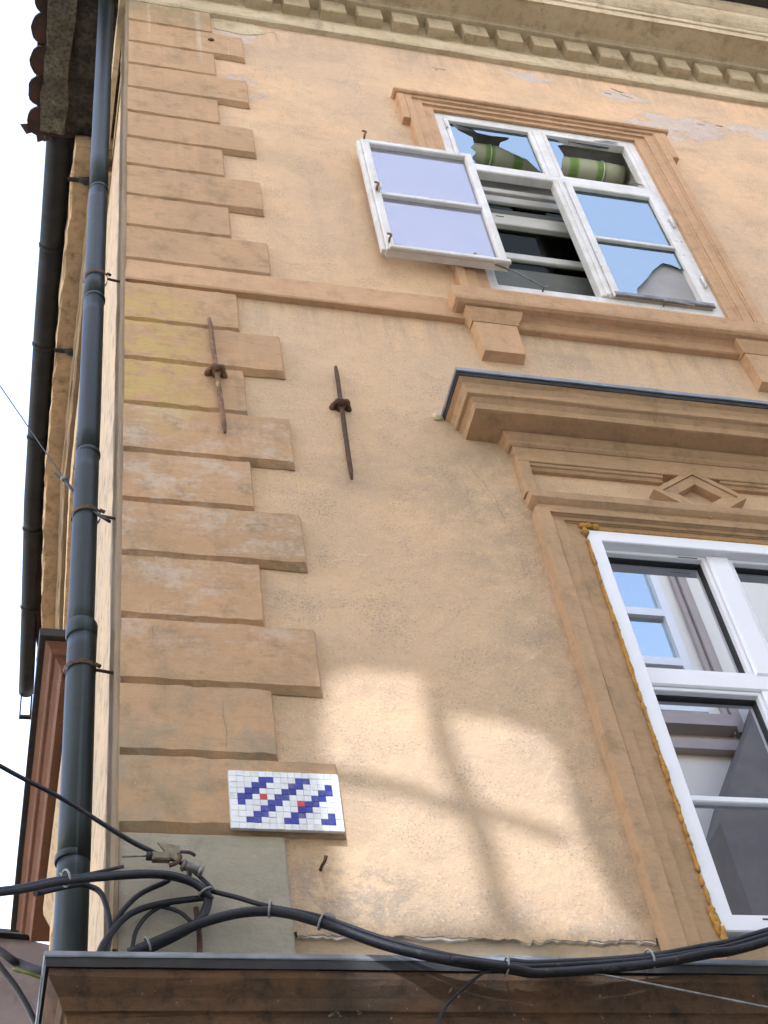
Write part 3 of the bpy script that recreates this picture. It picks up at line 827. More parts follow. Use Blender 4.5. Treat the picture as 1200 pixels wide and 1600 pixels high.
# room behind
def room(x0, x1, z0, z1, y0, y1, name, mat, parent):
    mb = MB()
    mb.add([(x0,y0,z0),(x1,y0,z0),(x1,y1,z0),(x0,y1,z0),(x0,y0,z1),(x1,y0,z1),(x1,y1,z1),(x0,y1,z1)],
           [(0,1,2,3),(4,7,6,5),(1,5,6,2),(2,6,7,3),(3,7,4,0)])
    return mb.build(name, mat, parent)
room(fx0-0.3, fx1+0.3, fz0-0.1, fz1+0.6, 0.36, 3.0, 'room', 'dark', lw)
mb = MB()
for z_, y_ in ((5.25, 0.16),):
    pts = [(fx0+0.05+i*0.02, 0.17+0.014*math.sin(i*1.9)+0.006*math.sin(i*0.7)) for i in range(51)]
    vs = [(x_, y_, 3.93) for x_, y_ in pts] + [(x_, y_, 4.86) for x_, y_ in pts]
    mb.add(vs, [(i, i+1, 52+i, 51+i) for i in range(50)], True)
mb.build('curtain', 'curtain', lw)
# foam squeezed out round the frame
mb = MB(); sd = 0
z_ = fz0-0.035
while z_ < fz1+0.01:
    t = mnoise.noise(Vector((z_*3.1, 5, 5)))
    r_ = 0.010+0.005*t + (0.008 if z_ < fz0+0.10 else 0)
    mb.lump((fx0-0.005+0.003*t + (0.012 if z_ < fz0 else 0), -0.019-0.002*t, z_), (max(.004,0.72*r_*random.uniform(.65,1.2)), 0.009, random.uniform(.016,.034)), sd, 2, 0.75)
    z_ += random.uniform(0.014, 0.034) if random.random() > 0.07 else 0.05; sd += 1
for (x_, z_, r_) in ((fx0-0.006,fz1+0.012,0.018),(fx0+0.016,fz1+0.018,0.018),(fx0+0.045,fz1+0.013,0.016),(fx0-0.004,fz1-0.02,0.017)):
    mb.lump((x_, -0.022, z_), (r_, 0.012, r_*0.8), sd, 2, 0.5); sd += 1
x_ = fx0+0.07
while x_ < fx1:
    r_ = 0.008+0.004*mnoise.noise(Vector((x_*5, 1, 9)))
    mb.lump((x_, -0.015, fz1+0.004), (0.022, 0.006, r_*0.75), sd, 2, 0.5)
    x_ += random.uniform(0.02, 0.05); sd += 1
mb.build('foam_seal', 'foam', lw)

# upper window: outer timber frame
ox0, ox1, oz0, oz1 = UW
mitred(ox0+0.001, ox1-0.001, oz0+0.001, oz1-0.001, 0.050, 0.004, 0.06, 'frame', 'oldwhite', uw, 0.004)
ZU0, ZU1 = 8.478, 8.536
mb = MB(); mb.bbox(ox0+0.0515, ox1-0.0515, -0.004, 0.048, ZU0, ZU1, 0.006); mb.build('transom', 'oldwhite', uw)
mb = MB(); mb.bbox(cx-0.026, cx+0.026, -0.002, 0.047, ZU1+0.0005, oz1-0.0515, 0.005); mb.build('mullion', 'oldwhite', uw)
mb = MB(); mb.bbox(cx-0.030, cx+0.030, -0.006, 0.046, oz0+0.0515, ZU0-0.0005, 0.006); mb.build('mullion', 'oldwhite', uw)
mb = MB(); mb.bbox(cx-0.008, cx+0.008, -0.018, -0.0065, oz0+0.053, ZU0-0.002, 0.003); mb.build('cover_bead', 'oldwhite', uw)
tl = (ox0+0.052, cx-0.027, ZU1+0.001, oz1-0.052)
tr = (cx+0.027, ox1-0.052, ZU1+0.001, oz1-0.052)
for (a, b_, c, d) in (tl, tr):
    mitred(a, b_, c, d, 0.026, 0.002, 0.045, 'casement', 'oldwhite', uw, 0.003)
# right leaf, closed
rl = (cx+0.031, ox1-0.052, oz0+0.058, ZU0-0.001)
mitred(*rl, 0.040, -0.010, 0.038, 'casement', 'oldwhite', uw, 0.005)
mb = MB(); mb.bbox(rl[0]+0.0405, rl[1]-0.0405, -0.006, 0.034, 7.918, 7.942, 0.004); mb.build('glazing_bar', 'oldwhite', uw)
mb = MB(); mb.bbox(rl[0]-0.004, rl[1]+0.002, -0.026, -0.0105, rl[2]-0.012, rl[2]+0.018, 0.004); mb.build('drip_rail', 'steel', uw)
# lower right pane: its corner is broken out, the cardboard shows through the gap
ra, rb_, rc, rd = rl[0]+0.041, rl[1]-0.041, rl[2]+0.041, 7.9175
MB().prism([(ra, rc), (2.455, rc), (2.475, 7.50), (2.55, 7.60), (2.615, 7.70), (2.690, 7.785), (2.735, 7.775), (2.765, 7.755), (rb_, 7.735), (rb_, rd), (ra, rd)], 0.012, 0.015).build('glass_pane', 'glass_old', uw)
mb = MB(); mb.box(rl[0]+0.041, rl[1]-0.041, 0.012, 0.015, 7.9425, rl[3]-0.041); mb.build('glass_pane', 'glass_old', uw)
# broken glass in the top lights: shards left round the edges
ga, gb, gc, gd = tl[0]+0.0265, tl[1]-0.0265, tl[2]+0.0265, tl[3]-0.0265
def at(u, v, box): return (box[0]+(box[1]-box[0])*u, box[2]+(box[3]-box[2])*v)
bl = (ga, gb, gc, gd)
sh1 = [at(u,v,bl) for u,v in [(0,0.05),(0,1),(0.06,1),(0.10,0.86),(0.26,0.72),(0.25,0.55),(0.19,0.46),(0.23,0.34),(0.16,0.20),(0.19,0.10),(0.08,0.04)]]
sh2 = [at(u,v,bl) for u,v in [(0.10,1),(1,1),(1,0.0),(0.97,0.10),(0.86,0.36),(0.70,0.47),(0.56,0.58),(0.60,0.70),(0.72,0.80),(0.74,0.86),(0.50,0.84),(0.34,0.86),(0.30,0.93)]]
for s_ in (sh1, sh2):
    MB().prism(s_, 0.020, 0.023).build('glass_shard', 'glass_old', uw)
bl = (tr[0]+0.0265, tr[1]-0.0265, tr[2]+0.0265, tr[3]-0.0265)
MB().prism([at(u,v,bl) for u,v in [(0,0.18),(0,1),(0.13,1),(0.22,0.90),(0.12,0.84),(0.15,0.62),(0.08,0.44),(0.05,0.30)]], 0.020, 0.023).build('glass_shard', 'glass_old', uw)
MB().prism([at(u,v,bl) for u,v in [(0.30,1),(0.82,1),(0.80,0.965),(0.60,0.955),(0.45,0.975)]], 0.020, 0.023).build('glass_shard', 'glass_old', uw)
# splintered putty strips
for (x_, z_, l_, a) in ((2.70,8.575,0.10,-0.1),(2.62,9.045,0.16,0.02)):
    mb = MB(); mb.add([(x_,-0.004,z_),(x_+l_,-0.010,z_+a*l_),(x_+l_*0.9,0.0,z_+0.014+a*l_),(x_+0.02,0.0,z_+0.010),(x_+l_*0.5,-0.012,z_+0.004)],[(0,4,3),(0,1,4),(1,2,4),(2,3,4)])
    mb.build('splinter', 'steel', uw)
# left leaf, thrown open flat against the wall
leaf_e = (1.188, 1.776, 7.398, 8.472)
def leaf():
    x0, x1, z0, z1 = leaf_e
    ya, yb = -0.092, -0.048
    mitred(x0, x1, z0, z1, 0.040, ya, yb, 'open_casement', 'oldwhite', uw, 0.006)
    zc = 7.928
    mb = MB(); mb.bbox(x0+0.0405, x1-0.0405, ya+0.003, yb-0.002, zc-0.013, zc+0.013, 0.004); mb.build('glazing_bar', 'oldwhite', uw)
    mb = MB(); mb.bbox(x0-0.020, x0-0.0005, ya+0.012, yb-0.004, z0+0.01, z1-0.005, 0.003); mb.build('rebate_strip', 'oldwhite', uw)
    mb = MB(); mb.bbox(x0+0.01, x1+0.004, ya-0.016, ya-0.0005, z0-0.006, z0+0.020, 0.004); mb.build('drip_rail', 'oldwhite', uw)
    mb = MB(); mb.box(x0+0.041, x1-0.041, -0.067, -0.064, zc+0.0135, z1-0.041); mb.build('glass_pane', 'glass_leaf', uw)
    px0, px1, pz0, pz1 = x0+0.041, x1-0.041, z0+0.041, zc-0.0135
    mb = MB(); mb.prism([(px0, pz0+0.055), (px0+0.10, pz0+0.045), (px0+0.30, pz0), (px1, pz0), (px1, pz1), (px0, pz1)], -0.067, -0.064)
    mb.build('glass_pane', 'glass_leaf', uw)
    for z_ in (7.45, 7.93, 8.46):
        mb = MB(); mb.tube(smooth_path([(x0+0.015, ya-0.004, z_), (x0+0.012, ya-0.026, z_-0.004), (x0+0.020, ya-0.034, z_+0.014), (x0+0.004, ya-0.030, z_+0.030)], 4), 0.0055, 6)
        mb.build('leaf_hook', 'rustlight', uw)
    mb = MB(); mb.lump((x0+0.024, ya-0.014, 7.955), (0.018,0.014,0.036), 5); mb.build('catch', 'oldwhite', uw)
leaf()
# hinges and stays
for (x_, z_) in ((ox0+0.052,8.98),(ox0+0.052,8.62),(ox1-0.030,8.20),(ox1-0.030,7.62)):
    mb = MB(); mb.tube([(x_, -0.006, z_-0.045), (x_, -0.006, z_+0.045)], 0.006, 8)
    mb.tube([(x_, -0.006, z_-0.052), (x_, -0.006, z_-0.045)], 0.008, 8); mb.build('hinge', 'oldwhite', uw)
mb = MB(); mb.tube([(1.626,-0.085,7.428),(1.80,-0.07,7.37),(1.955,-0.03,7.330)], 0.0042, 6)
mb.tube(smooth_path([(1.626,-0.085,7.428),(1.612,-0.09,7.432),(1.61,-0.095,7.445),(1.622,-0.092,7.452)],3), 0.005, 6)
mb.tube(smooth_path([(1.955,-0.03,7.330),(1.965,-0.03,7.345),(1.958,-0.015,7.352),(1.955,0.006,7.35)],3), 0.005, 6); mb.build('stay_hook', 'steel', uw)
mb = MB(); mb.tube(smooth_path([(2.565,0.0,7.345),(2.565,-0.03,7.345),(2.60,-0.06,7.30),(2.650,-0.09,7.235),(2.640,-0.10,7.21)],4), 0.0045, 6); mb.build('stay_hook', 'steel', uw)
mb = MB(); mb.tube(smooth_path([(2.295,0.0,7.36),(2.295,-0.035,7.36),(2.297,-0.040,7.33),(2.292,-0.035,7.315)],4), 0.0055, 6); mb.build('stay_hook', 'oldwhite', uw)
# reveal between outer and inner windows, inner window, room
mb = MB()
mb.add([(ox0+0.02,0.061,oz0+0.03),(ox1-0.02,0.061,oz0+0.03),(ox1-0.02,0.345,oz0+0.03),(ox0+0.02,0.345,oz0+0.03),
        (ox0+0.02,0.061,oz1-0.02),(ox1-0.02,0.061,oz1-0.02),(ox1-0.02,0.345,oz1-0.02),(ox0+0.02,0.345,oz1-0.02)],
       [(0,1,2,3),(4,7,6,5),(1,5,6,2),(3,7,4,0)])
mb.build('reveal', 'reveal', uw)
mb = MB(); mb.box(ox0+0.021, ox1-0.021, 0.30, 0.344, 8.62, oz1-0.021); mb.build('head_board', 'reveal', uw)
iy = 0.155
ix0, ix1, im = ox0+0.0215, ox1-0.0215, 2.49
mitred(ix0, ix1, oz0+0.04, 8.618, 0.045, iy, iy+0.05, 'inner_frame', 'inwhite', uw, 0.004)
mb = MB(); mb.bbox(ix0+0.0455, ix1-0.0455, iy-0.010, iy+0.045, 8.215, 8.322, 0.005); mb.build('inner_transom', 'inwhite', uw)
mb = MB(); mb.box(1.94, 1.985, iy-0.0115, iy-0.0102, 8.285, 8.292); mb.build('inner_slot', 'gasket', uw)
mb = MB(); mb.bbox(im-0.03, im+0.03, iy-0.004, iy+0.046, oz0+0.0855, 8.2145, 0.005); mb.build('inner_mullion', 'inwhite', uw)
for xa, xb in ((ix0+0.046, im-0.0305), (im+0.0305, ix1-0.046)):
    mb = MB(); mb.bbox(xa, xb, iy+0.002, iy+0.04, 7.892, 7.950, 0.005); mb.build('inner_bar', 'inwhite', uw)
    mb = MB(); mb.bbox(xa, xb, iy+0.002, iy+0.04, 8.474, 8.540, 0.005); mb.build('inner_bar', 'inwhite', uw)
    for (za, zb) in ((oz0+0.086, 7.8915), (7.9505, 8.2145), (8.3225, 8.4735)):
        mb = MB(); mb.box(xa, xb, iy+0.018, iy+0.021, za, zb); mb.build('inner_pane', 'glass_inner', uw)
mb = MB(); mb.box(ix0+0.047, im-0.031, iy+0.008, iy+0.014, oz0+0.087, 7.80); mb.build('inner_board', 'blindgrey', uw)
mb = MB(); mb.box(ix0+0.047, im-0.031, iy+0.008, iy+0.014, 8.3235, 8.40); mb.build('inner_board', 'blindgrey', uw)
mb = MB(); mb.prism([(1.86,8.60),(2.02,8.55),(2.02,8.56),(1.86,8.615)], iy+0.066, iy+0.074); mb.prism([(1.86,8.11),(2.02,8.055),(2.02,8.065),(1.86,8.125)], iy+0.066, iy+0.074); mb.build('wooden_lath', 'trim', uw)
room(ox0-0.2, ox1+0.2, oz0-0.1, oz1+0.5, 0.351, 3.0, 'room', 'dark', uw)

# --- window hood on the side street
mb = MB()
SP = [(0.03,1.60,0,-1),(0.03,1.60,-1,-1),(0.03,3.40,-1,1),(0.03,3.40,0,1)]
mb.sweep([(0,6.11),(0.125,6.118),(0.130,6.128),(0.136,6.16),(0.158,6.185),(0.172,6.19),(0.178,6.196),(0.182,6.215),(0.205,6.24),(0,6.262)], SP, jit=0.0015)
mb.build('side_window_hood', 'sidehood', house)
mb = MB(); mb.sweep([(0,6.262),(0.222,6.243),(0.232,6.245),(0.234,6.285),(0,6.34)], SP, jit=0.001); mb.build('side_hood_flashing', 'drip', house)
mb = MB()
mb.sweep([(0,3.80),(0.04,3.80),(0.045,3.82),(0.045,5.99),(0.05,6.0),(0.08,6.06),(0.085,6.105),(0,6.105)], [(0.03,1.75,-1,0),(0.03,1.90,-1,0)])
mb.sweep([(0,3.80),(0.04,3.80),(0.045,3.82),(0.045,5.99),(0.05,6.0),(0.08,6.06),(0.085,6.105),(0,6.105)], [(0.03,3.05,-1,0),(0.03,3.20,-1,0)])
mb.sweep([(0,5.85),(0.04,5.85),(0.045,5.87),(0.045,5.99),(0.05,6.0),(0.08,6.06),(0.085,6.104),(0,6.104)], [(0.03,1.9005,-1,0),(0.03,3.0495,-1,0)])
mb.build('side_window_surround', 'sidewarm', house)

# --- cornice over the ground floor
mb = MB()
LP = [(-0.03,4.2,-1,0),(-0.03,0,-1,-1),(HX1,0,0,-1)]
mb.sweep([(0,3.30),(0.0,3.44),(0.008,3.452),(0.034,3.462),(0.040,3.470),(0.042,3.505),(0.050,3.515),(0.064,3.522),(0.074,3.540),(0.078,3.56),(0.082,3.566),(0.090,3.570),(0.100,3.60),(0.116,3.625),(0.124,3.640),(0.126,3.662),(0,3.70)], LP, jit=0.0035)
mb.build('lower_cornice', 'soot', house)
mb = MB(); mb.sweep([(0.0,3.690),(0.127,3.664),(0.134,3.662),(0.136,3.686),(0.10,3.70)], LP, jit=0.001); mb.build('lower_cornice_drip', 'drip', house)
mb = MB(); mb.sweep([(0.128,3.6875),(0.138,3.6865),(0.140,3.690),(0.140,3.702),(0.0,3.785),(0.0,3.775)], LP, jit=0.0012); mb.build('lower_cornice_flashing', 'zinc', house)
def crack(pts, w, y):
    n = len(pts)
    MB().tube([(x_, y, z_) for x_, z_ in pts], [0.45*w*(0.35+0.65*math.sin(PI*(k_+0.5)/n))*random.uniform(.7,1.2) for k_ in range(n)], 5).build('crack', 'drip', house)
def jag(p, q_, n, a):
    return [(p[0]+(q_[0]-p[0])*i/n+random.uniform(-a,a), p[1]+(q_[1]-p[1])*i/n+random.uniform(-a,a)*.5) for i in range(n+1)]
pl = [(0.497,9.905)] + jag((0.497,9.76),(0.66,9.735),6,.006) + jag((0.70,9.745),(0.80,9.80),5,.008) + jag((0.79,9.83),(0.74,9.903),4,.006)
MB().prism(pl, -0.0035, 0.002).build('render_patch', 'cornice', house)
crack(jag((0.118,5.262),(0.105,5.16),6,.006)+jag((0.105,5.15),(0.122,5.11),3,.004)+jag((0.120,5.10),(0.108,5.012),5,.005), 0.0022, -0.030)
crack(jag((0.118,4.965),(0.120,4.86),6,.004), 0.0012, -0.030)
crack(jag((0.300,4.96),(0.318,4.735),10,.004), 0.0011, -0.030)
crack(jag((0.325,4.66),(0.335,4.455),9,.004), 0.0009, -0.030)
crack(jag((0.748,9.883),(0.789,9.828),5,.004)+jag((0.80,9.828),(0.857,9.836),4,.004)+jag((0.86,9.82),(0.872,9.70),6,.005), 0.0022, 0.0)
crack(jag((2.925,9.815),(2.985,9.775),4,.003), 0.006, 0.0)
crack(jag((2.965,9.755),(3.04,9.715),4,.003), 0.005, 0.0)
crack(jag((1.78,9.705),(1.86,9.70),5,.006), 0.004, 0.0)
crack(jag((1.33,6.05),(1.42,5.80),8,.008)+jag((1.425,5.78),(1.44,5.62),6,.006), 0.0012, 0.0)
crack(jag((1.290,6.03),(1.325,5.70),9,.008), 0.0009, 0.0)
for x_, z_, r_ in ((2.985,9.79,.02),(2.88,9.74,.028),(1.84,9.70,.014),(1.80,9.68,.009),(3.42,9.50,.03),(3.55,9.52,.022)):
    pl = [(x_+r_*math.cos(a)*random.uniform(.5,1.2), z_+0.5*r_*math.sin(a)*random.uniform(.5,1.2)) for a in [2*PI*k/9 for k in range(9)]]
    MB().prism(pl, -0.004, 0.002).build('render_flake', 'plaster', house)

# ------------------------------------------------------------------ mosaic on the lowest quoin (plain geometric pattern)
mos = thing('tile_mosaic', 'small white tile mosaic with a blue pattern and two red tiles on the lowest quoin', 'mosaic', (0.493, -0.031, 4.27))
ROWS = ["...............",
        "....##...##....",
        "...##...##...#.",
        "..##...##...##.",
        ".##.R.##...##..",
        ".#...##..R##...",
        "....##...##....",
        "...##...##...#.",
        "..##...##...##.",
        "..............."]
mx0, mx1, mz0, mz1 = 0.331, 0.656, 4.166, 4.373
mb = MB(); mb.box(mx0-0.0015, mx1+0.0015, -0.0395, -0.0295, mz0+0.001, mz1-0.001); mb.build('mortar_bed', 'grout', mos)
tw, th = (mx1-mx0)/15, (mz1-mz0)/10
tile_me = {}
for r_ in range(10):
    for c_ in range(15):
        ch = ROWS[r_][c_]
        mat = {'.':'tilewhite', '#':'tileblue', 'R':'tilered'}[ch]
        xa = mx0 + c_*tw + tw/2; za = mz1 - r_*th - th/2
        if mat not in tile_me:
            mb = MB(); mb.bbox(-tw/2+0.0003, tw/2-0.0003, 0, 0.006, -th/2+0.0003, th/2-0.0003, 0.0006)
            o = mb.build('tile', mat, None); tile_me[mat] = o.data
        else:
            o = bpy.data.objects.new('tile', tile_me[mat]); COL.objects.link(o)
        o.parent = mos
        o.matrix_parent_inverse = mos.matrix_world.inverted()
        o.location = (xa+random.uniform(-.0003,.0003), -0.0425+random.uniform(-.0006,.0006), za+random.uniform(-.0003,.0003))
        o.rotation_euler = (random.uniform(-.02,.02), random.uniform(-.02,.02), random.uniform(-.02,.02))

# ------------------------------------------------------------------ drainpipe at the corner
dp = thing('drainpipe', 'dark green drainpipe running down the corner of the ochre house', 'drainpipe', (-0.10, 0.06, 3.70))
px, py = -0.1, 0.055
def pseg(z0, z1, r, xo=0.0):
    mb = MB(); zz = [z0 + (z1-z0)*i/8 for i in range(9)]
    mb.tube([(px+xo+0.002*mnoise.noise(Vector((z*2,1,1))), py, z) for z in zz], [r]*9, 20)
    return mb
for (z0, z1, r) in ((3.68,4.12,0.0458),(4.10,5.005,0.0462),(4.96,5.90,0.0430),(5.88,6.93,0.0425),(6.91,7.85,0.0430),(7.83,10.32,0.0435)):
    pseg(z0, z1, r, -0.003 if z1 > 5.1 else 0.004).build('pipe_length', 'pipe', dp)
for (z_, r) in ((4.112,0.0475),(5.890,0.0448),(6.920,0.0450),(7.840,0.0452)):
    mb = MB(); mb.tube([(px-0.001,py,z_-0.012),(px-0.001,py,z_-0.008),(px-0.001,py,z_+0.008),(px-0.001,py,z_+0.012)], [r-.002,r,r,r-.002], 20); mb.build('joint_ring', 'pipe', dp)
mb = MB(); mb.tube([(px+0.001,py,4.955),(px+0.001,py,4.965),(px+0.001,py,5.012),(px+0.001,py,5.02)], [0.0465,0.0500,0.0510,0.0480], 20); mb.build('joint_socket', 'pipe', dp)
for z_, hook in ((4.82,True),(5.55,True),(7.08,True)):
    mb = MB()
    ring = [(px+0.0505*math.cos(a), py+0.0505*math.sin(a), z_+0.004*math.cos(a)) for a in [2*PI*k/24 for k in range(25)]]
    vs = []
    for dz in (-0.009, 0.009):
        vs += [(x_, y_, zz+dz) for x_, y_, zz in ring]
    mb.add(vs, [(k, k+1, 26+k, 25+k) for k in range(24)], True)
    mb.tube([(px+0.048, py-0.01, z_), (0.0, py-0.005, z_-0.004), (0.035, py, z_-0.004)], 0.006, 6)
    mb.tube([(px+0.045, py-0.036, z_), (px+0.060, py-0.036, z_-0.010)], 0.007, 6)
    mb.build('pipe_clip', 'rust', dp)

# gutter along the side eave
gt = thing('roof_gutter', 'black half-round gutter running back along the side eave', 'gutter', (-0.30, 1.05, 10.36))
GP = [(-0.300,1.04),(-0.290,1.9),(-0.285,2.65),(-0.275,3.4),(-0.262,4.2),(-0.220,5.25),(-0.182,6.30)]
def gx(y_):
    for (xa, ya), (xb, yb) in zip(GP[:-1], GP[1:]):
        if ya <= y_ <= yb: return xa+(xb-xa)*(y_-ya)/(yb-ya)
    return GP[0][0] if y_ < 1.04 else GP[-1][0]
def gprof(y_, R, zc=10.40):
    a = [(gx(y_)+R*math.cos(t), y_, zc+R*math.sin(t)) for t in [PI+PI*i/12 for i in range(13)]]
    b = [(gx(y_)+(R-0.004)*math.cos(t), y_, zc+(R-0.004)*math.sin(t)) for t in [2*PI-PI*i/12 for i in range(13)]]
    return a + b
def gut(y0, y1, R0, R1, name, mat='gutter', dz=0.0):
    n = 8; vs = []
    for k in range(n+1):
        y_ = y0+(y1-y0)*k/n
        vs += gprof(y_, R0+(R1-R0)*k/n, 10.40+dz)
    fs = [(k*26+j, k*26+(j+1)%26, (k+1)*26+(j+1)%26, (k+1)*26+j) for k in range(n) for j in range(26)]
    fs += [tuple(range(26)), tuple(n*26+j for j in range(25,-1,-1))]
    MB().add(vs, fs, True).build(name, mat, gt)
ys = [1.04, 1.92, 2.72, 3.55, 4.45, 5.30, 6.32]
for k in range(6):
    gut(ys[k], ys[k+1]+0.02, 0.080-0.003*k, 0.080-0.003*k-0.002, 'gutter_length')
for y_ in ys[1:-1]:
    gut(y_-0.01, y_+0.014, 0.085-0.002*ys.index(y_), 0.085-0.002*ys.index(y_), 'gutter_strap')
mb = MB(); R = 0.062; yy = 6.335
mb.add([(gx(6.3)+R*math.cos(t), yy, 10.40+R*math.sin(t)) for t in [PI+PI*i/12 for i in range(13)]], [tuple(range(13))]); mb.build('end_cap', 'gutter', gt)
mb = MB(); mb.box(-0.225,-0.212,6.31,6.35,10.12,10.36); mb.box(-0.225,-0.12,6.31,6.35,10.10,10.119); mb.box(-0.14,-0.125,6.31,6.35,10.12,10.34); mb.build('gutter_bracket', 'gutter', gt)
for y_ in (1.30, 2.62):
    mb = MB(); mb.box(gx(y_)+0.07, gx(y_)+0.24, y_-0.012, y_+0.012, 10.18, 10.198); mb.lump((gx(y_)+0.19,y_,10.185),(0.05,0.03,0.02),int(y_*10)); mb.build('gutter_stay', 'drip', gt)

# ------------------------------------------------------------------ iron wall ties
def wall_tie(pts, rs, zc, label, mat, yoff):
    t = thing('wall_anchor', label, 'wall anchor', (pts[0][0], 0, zc), 'iron wall anchors')
    P = []
    N = 14
    for i in range(N+1):
        u = i/N
        x_ = pts[0][0]+(pts[1][0]-pts[0][0])*u; z_ = pts[0][1]+(pts[1][1]-pts[0][1])*u
        P.append((x_+0.0015*mnoise.noise(Vector((z_*9,2,2))), yoff+0.002*mnoise.noise(Vector((z_*7,5,2))), z_))
    rr = [rs*(0.78 if i == 0 else (0.55 if i == N else 1.0+0.10*mnoise.noise(Vector((i*1.7,1,3))))) for i in range(N+1)]
    MB().tube(P, rr, 9).build('rod', mat, t)
    xm = pts[0][0]+(pts[1][0]-pts[0][0])*((zc-pts[0][1])/(pts[1][1]-pts[0][1]))
    mb = MB()
    ring = []
    for k in range(17):
        a = PI*k/16
        ring.append((xm-0.033*math.cos(a), yoff+0.026-0.052*math.sin(a), zc+0.004*math.sin(3*a)))
    mb.tube(ring, [0.012+0.003*math.sin(k*1.3) for k in range(17)], 8); mb.build('eye', mat, t)
    mb = MB(); mb.tube([(xm, yoff+0.02, zc-0.002), (xm, yoff-0.012, zc)], 0.019, 8); mb.lump((xm-0.008,yoff-0.022,zc-0.002),(0.021,0.012,0.016),4,2,0.5); mb.build('wedge', mat, t)
wall_tie([(0.357,6.716),(0.389,5.964)], 0.0102, 6.352, 'rusty iron wall anchor lying across the yellow-stained quoins', 'rustlight', -0.052)
wall_tie([(0.873,6.515),(0.861,5.797)], 0.0094, 6.252, 'dark rusty iron wall anchor standing alone on the plain plaster', 'rust', -0.020)
# nails and stubs
def nail(x_, z_, y_, label):
    t = MB().tube(smooth_path([(x_,y_+0.012,z_),(x_,y_-0.02,z_),(x_+0.006,y_-0.034,z_+0.006),(x_+0.010,y_-0.038,z_+0.02)],4), [0.005]*12+[0.006]).build('bent_nail', 'rust')
    tag(t, label, 'nail')
nail(0.584, 4.062, 0.0, 'bent iron nail in the plaster just below the mosaic')
nail(3.058, 8.92, 0.0, 'bent iron nail beside the right edge of the upper window surround')
t = MB().lump((0.470, -0.032, 9.530), (0.017,0.008,0.014), 8).build('iron_stub', 'rust'); tag(t, 'rusty iron stub in the second quoin from the top', 'iron stub')
t = MB().lump((0.590, -0.004, 3.905), (0.020,0.014,0.014), 9).build('iron_plug', 'steel'); tag(t, 'dark iron plug in the wall below the bent nail and mosaic', 'iron stub')

# ------------------------------------------------------------------ things in the upper window
rb = thing('straw_blind', 'green and cream straw blind rolled up behind the broken top panes', 'blind', (2.29, 0.155, 8.99))
mb = MB(); mb.tube([(1.82+0.0101*i*10, 0.16, 8.985+0.003*math.sin(i)) for i in range(11)], [0.062]+[0.066+0.002*math.sin(i*2.1) for i in range(9)]+[0.062], 18); mb.build('roll', 'straw', rb)
for x_ in (2.03, 2.70):
    mb = MB(); mb.tube([(x_+0.001*math.sin(a), 0.16+0.069*math.cos(a), 8.985+0.069*math.sin(a)) for a in [2*PI*k/20 for k in range(21)]], 0.0035, 6, caps=False); mb.build('cord', 'tilewhite', rb)
mb = MB(); mb.box(1.80, 2.78, 0.13, 0.19, 9.052, 9.075); mb.build('head_rail', 'inwhite', rb)
t = MB().prism([(2.38,7.40),(2.46,7.56),(2.60,7.76),(2.70,7.86),(2.75,7.85),(2.835,7.80),(2.835,7.40)], 0.030, 0.034).build('cardboard_sheet', 'paper')
tag(t, 'torn grey cardboard sheet standing behind the lower right pane of the upper window', 'cardboard')

# ------------------------------------------------------------------ cables
def cable(name, label, strands, mat='cable', group=None, ties=(), cat='cable'):
    t = thing(name, label, cat, strands[0][0][0], group)
    for pts, r in strands:
        sp = smooth_path(pts, 8)
        MB().tube(sp, r, 8).build('strand', mat, t)
    for (p, d, r) in ties:
        p = Vector(p); d = Vector(d).normalized(); u = d.orthogonal().normalized(); w = d.cross(u)
        ring = [p+(u*math.cos(2*PI*k/18)+w*math.sin(2*PI*k/18))*r for k in range(19)]
        mb = MB()
        mb.tube(ring, 0.0030, 6, caps=False)
        mb.tube([p+u*r, p+u*(r+0.014)+w*0.007], 0.0018, 5)
        mb.build('cable_tie', 'tie', t)
    return t
B1 = [(0.045,-0.055,3.752),(0.254,-0.09,3.832),(0.401,-0.12,3.841),(0.528,-0.15,3.790),(0.683,-0.18,3.705),(0.841,-0.2,3.651),(1.009,-0.2,3.625),(1.094,-0.2,3.617),(1.369,-0.2,3.643),(1.564,-0.2,3.677),(1.769,-0.2,3.724),(2.6,-0.22,3.98),(5.5,-0.6,5.0)]
off = lambda pts, dy, dz, w=0.0: [(x_, y_+dy, z_+dz+w*math.sin(i*1.9)) for i, (x_, y_, z_) in enumerate(pts)]
B1b = [(0.267,-0.07,3.933),(0.324,-0.09,3.903),(0.401,-0.115,3.860)] + off(B1[3:], -0.005, 0.014, 0.003)
B1c = off(B1[3:], 0.012, 0.024, 0.004)
B1c[0] = (0.52,-0.13,3.802)
cable('cable_bundle', 'thick sagging bundle of black cables strapped with pale ties along the lower cornice', [
    (B1, 0.0138), (B1b, 0.0070), (B1c, 0.0068), (off(B1[5:], -0.014, -0.006, 0.003), 0.0105), (off(B1[6:], 0.006, 0.030, 0.003), 0.0085)],
    ties=[((0.405,-0.12,3.848),(1,-.2,-0.2),0.021),((0.532,-0.15,3.792),(1,-.2,-0.55),0.021),((0.995,-0.2,3.634),(1,0,-0.12),0.024),((1.400,-0.2,3.658),(1,0,0.16),0.028),((0.092,-0.062,3.775),(1,-.1,.4),0.018)])
B2 = [(-3.2,-1.2,3.3),(-0.62,-0.36,3.680),(-0.287,-0.25,3.793),(-0.133,-0.2,3.865),(0.085,-0.12,3.948),(0.19,-0.09,3.955),(0.240,-0.08,3.928),(0.250,-0.07,3.899),(0.223,-0.07,3.839),(0.157,-0.06,3.797),(0.043,-0.05,3.740)]
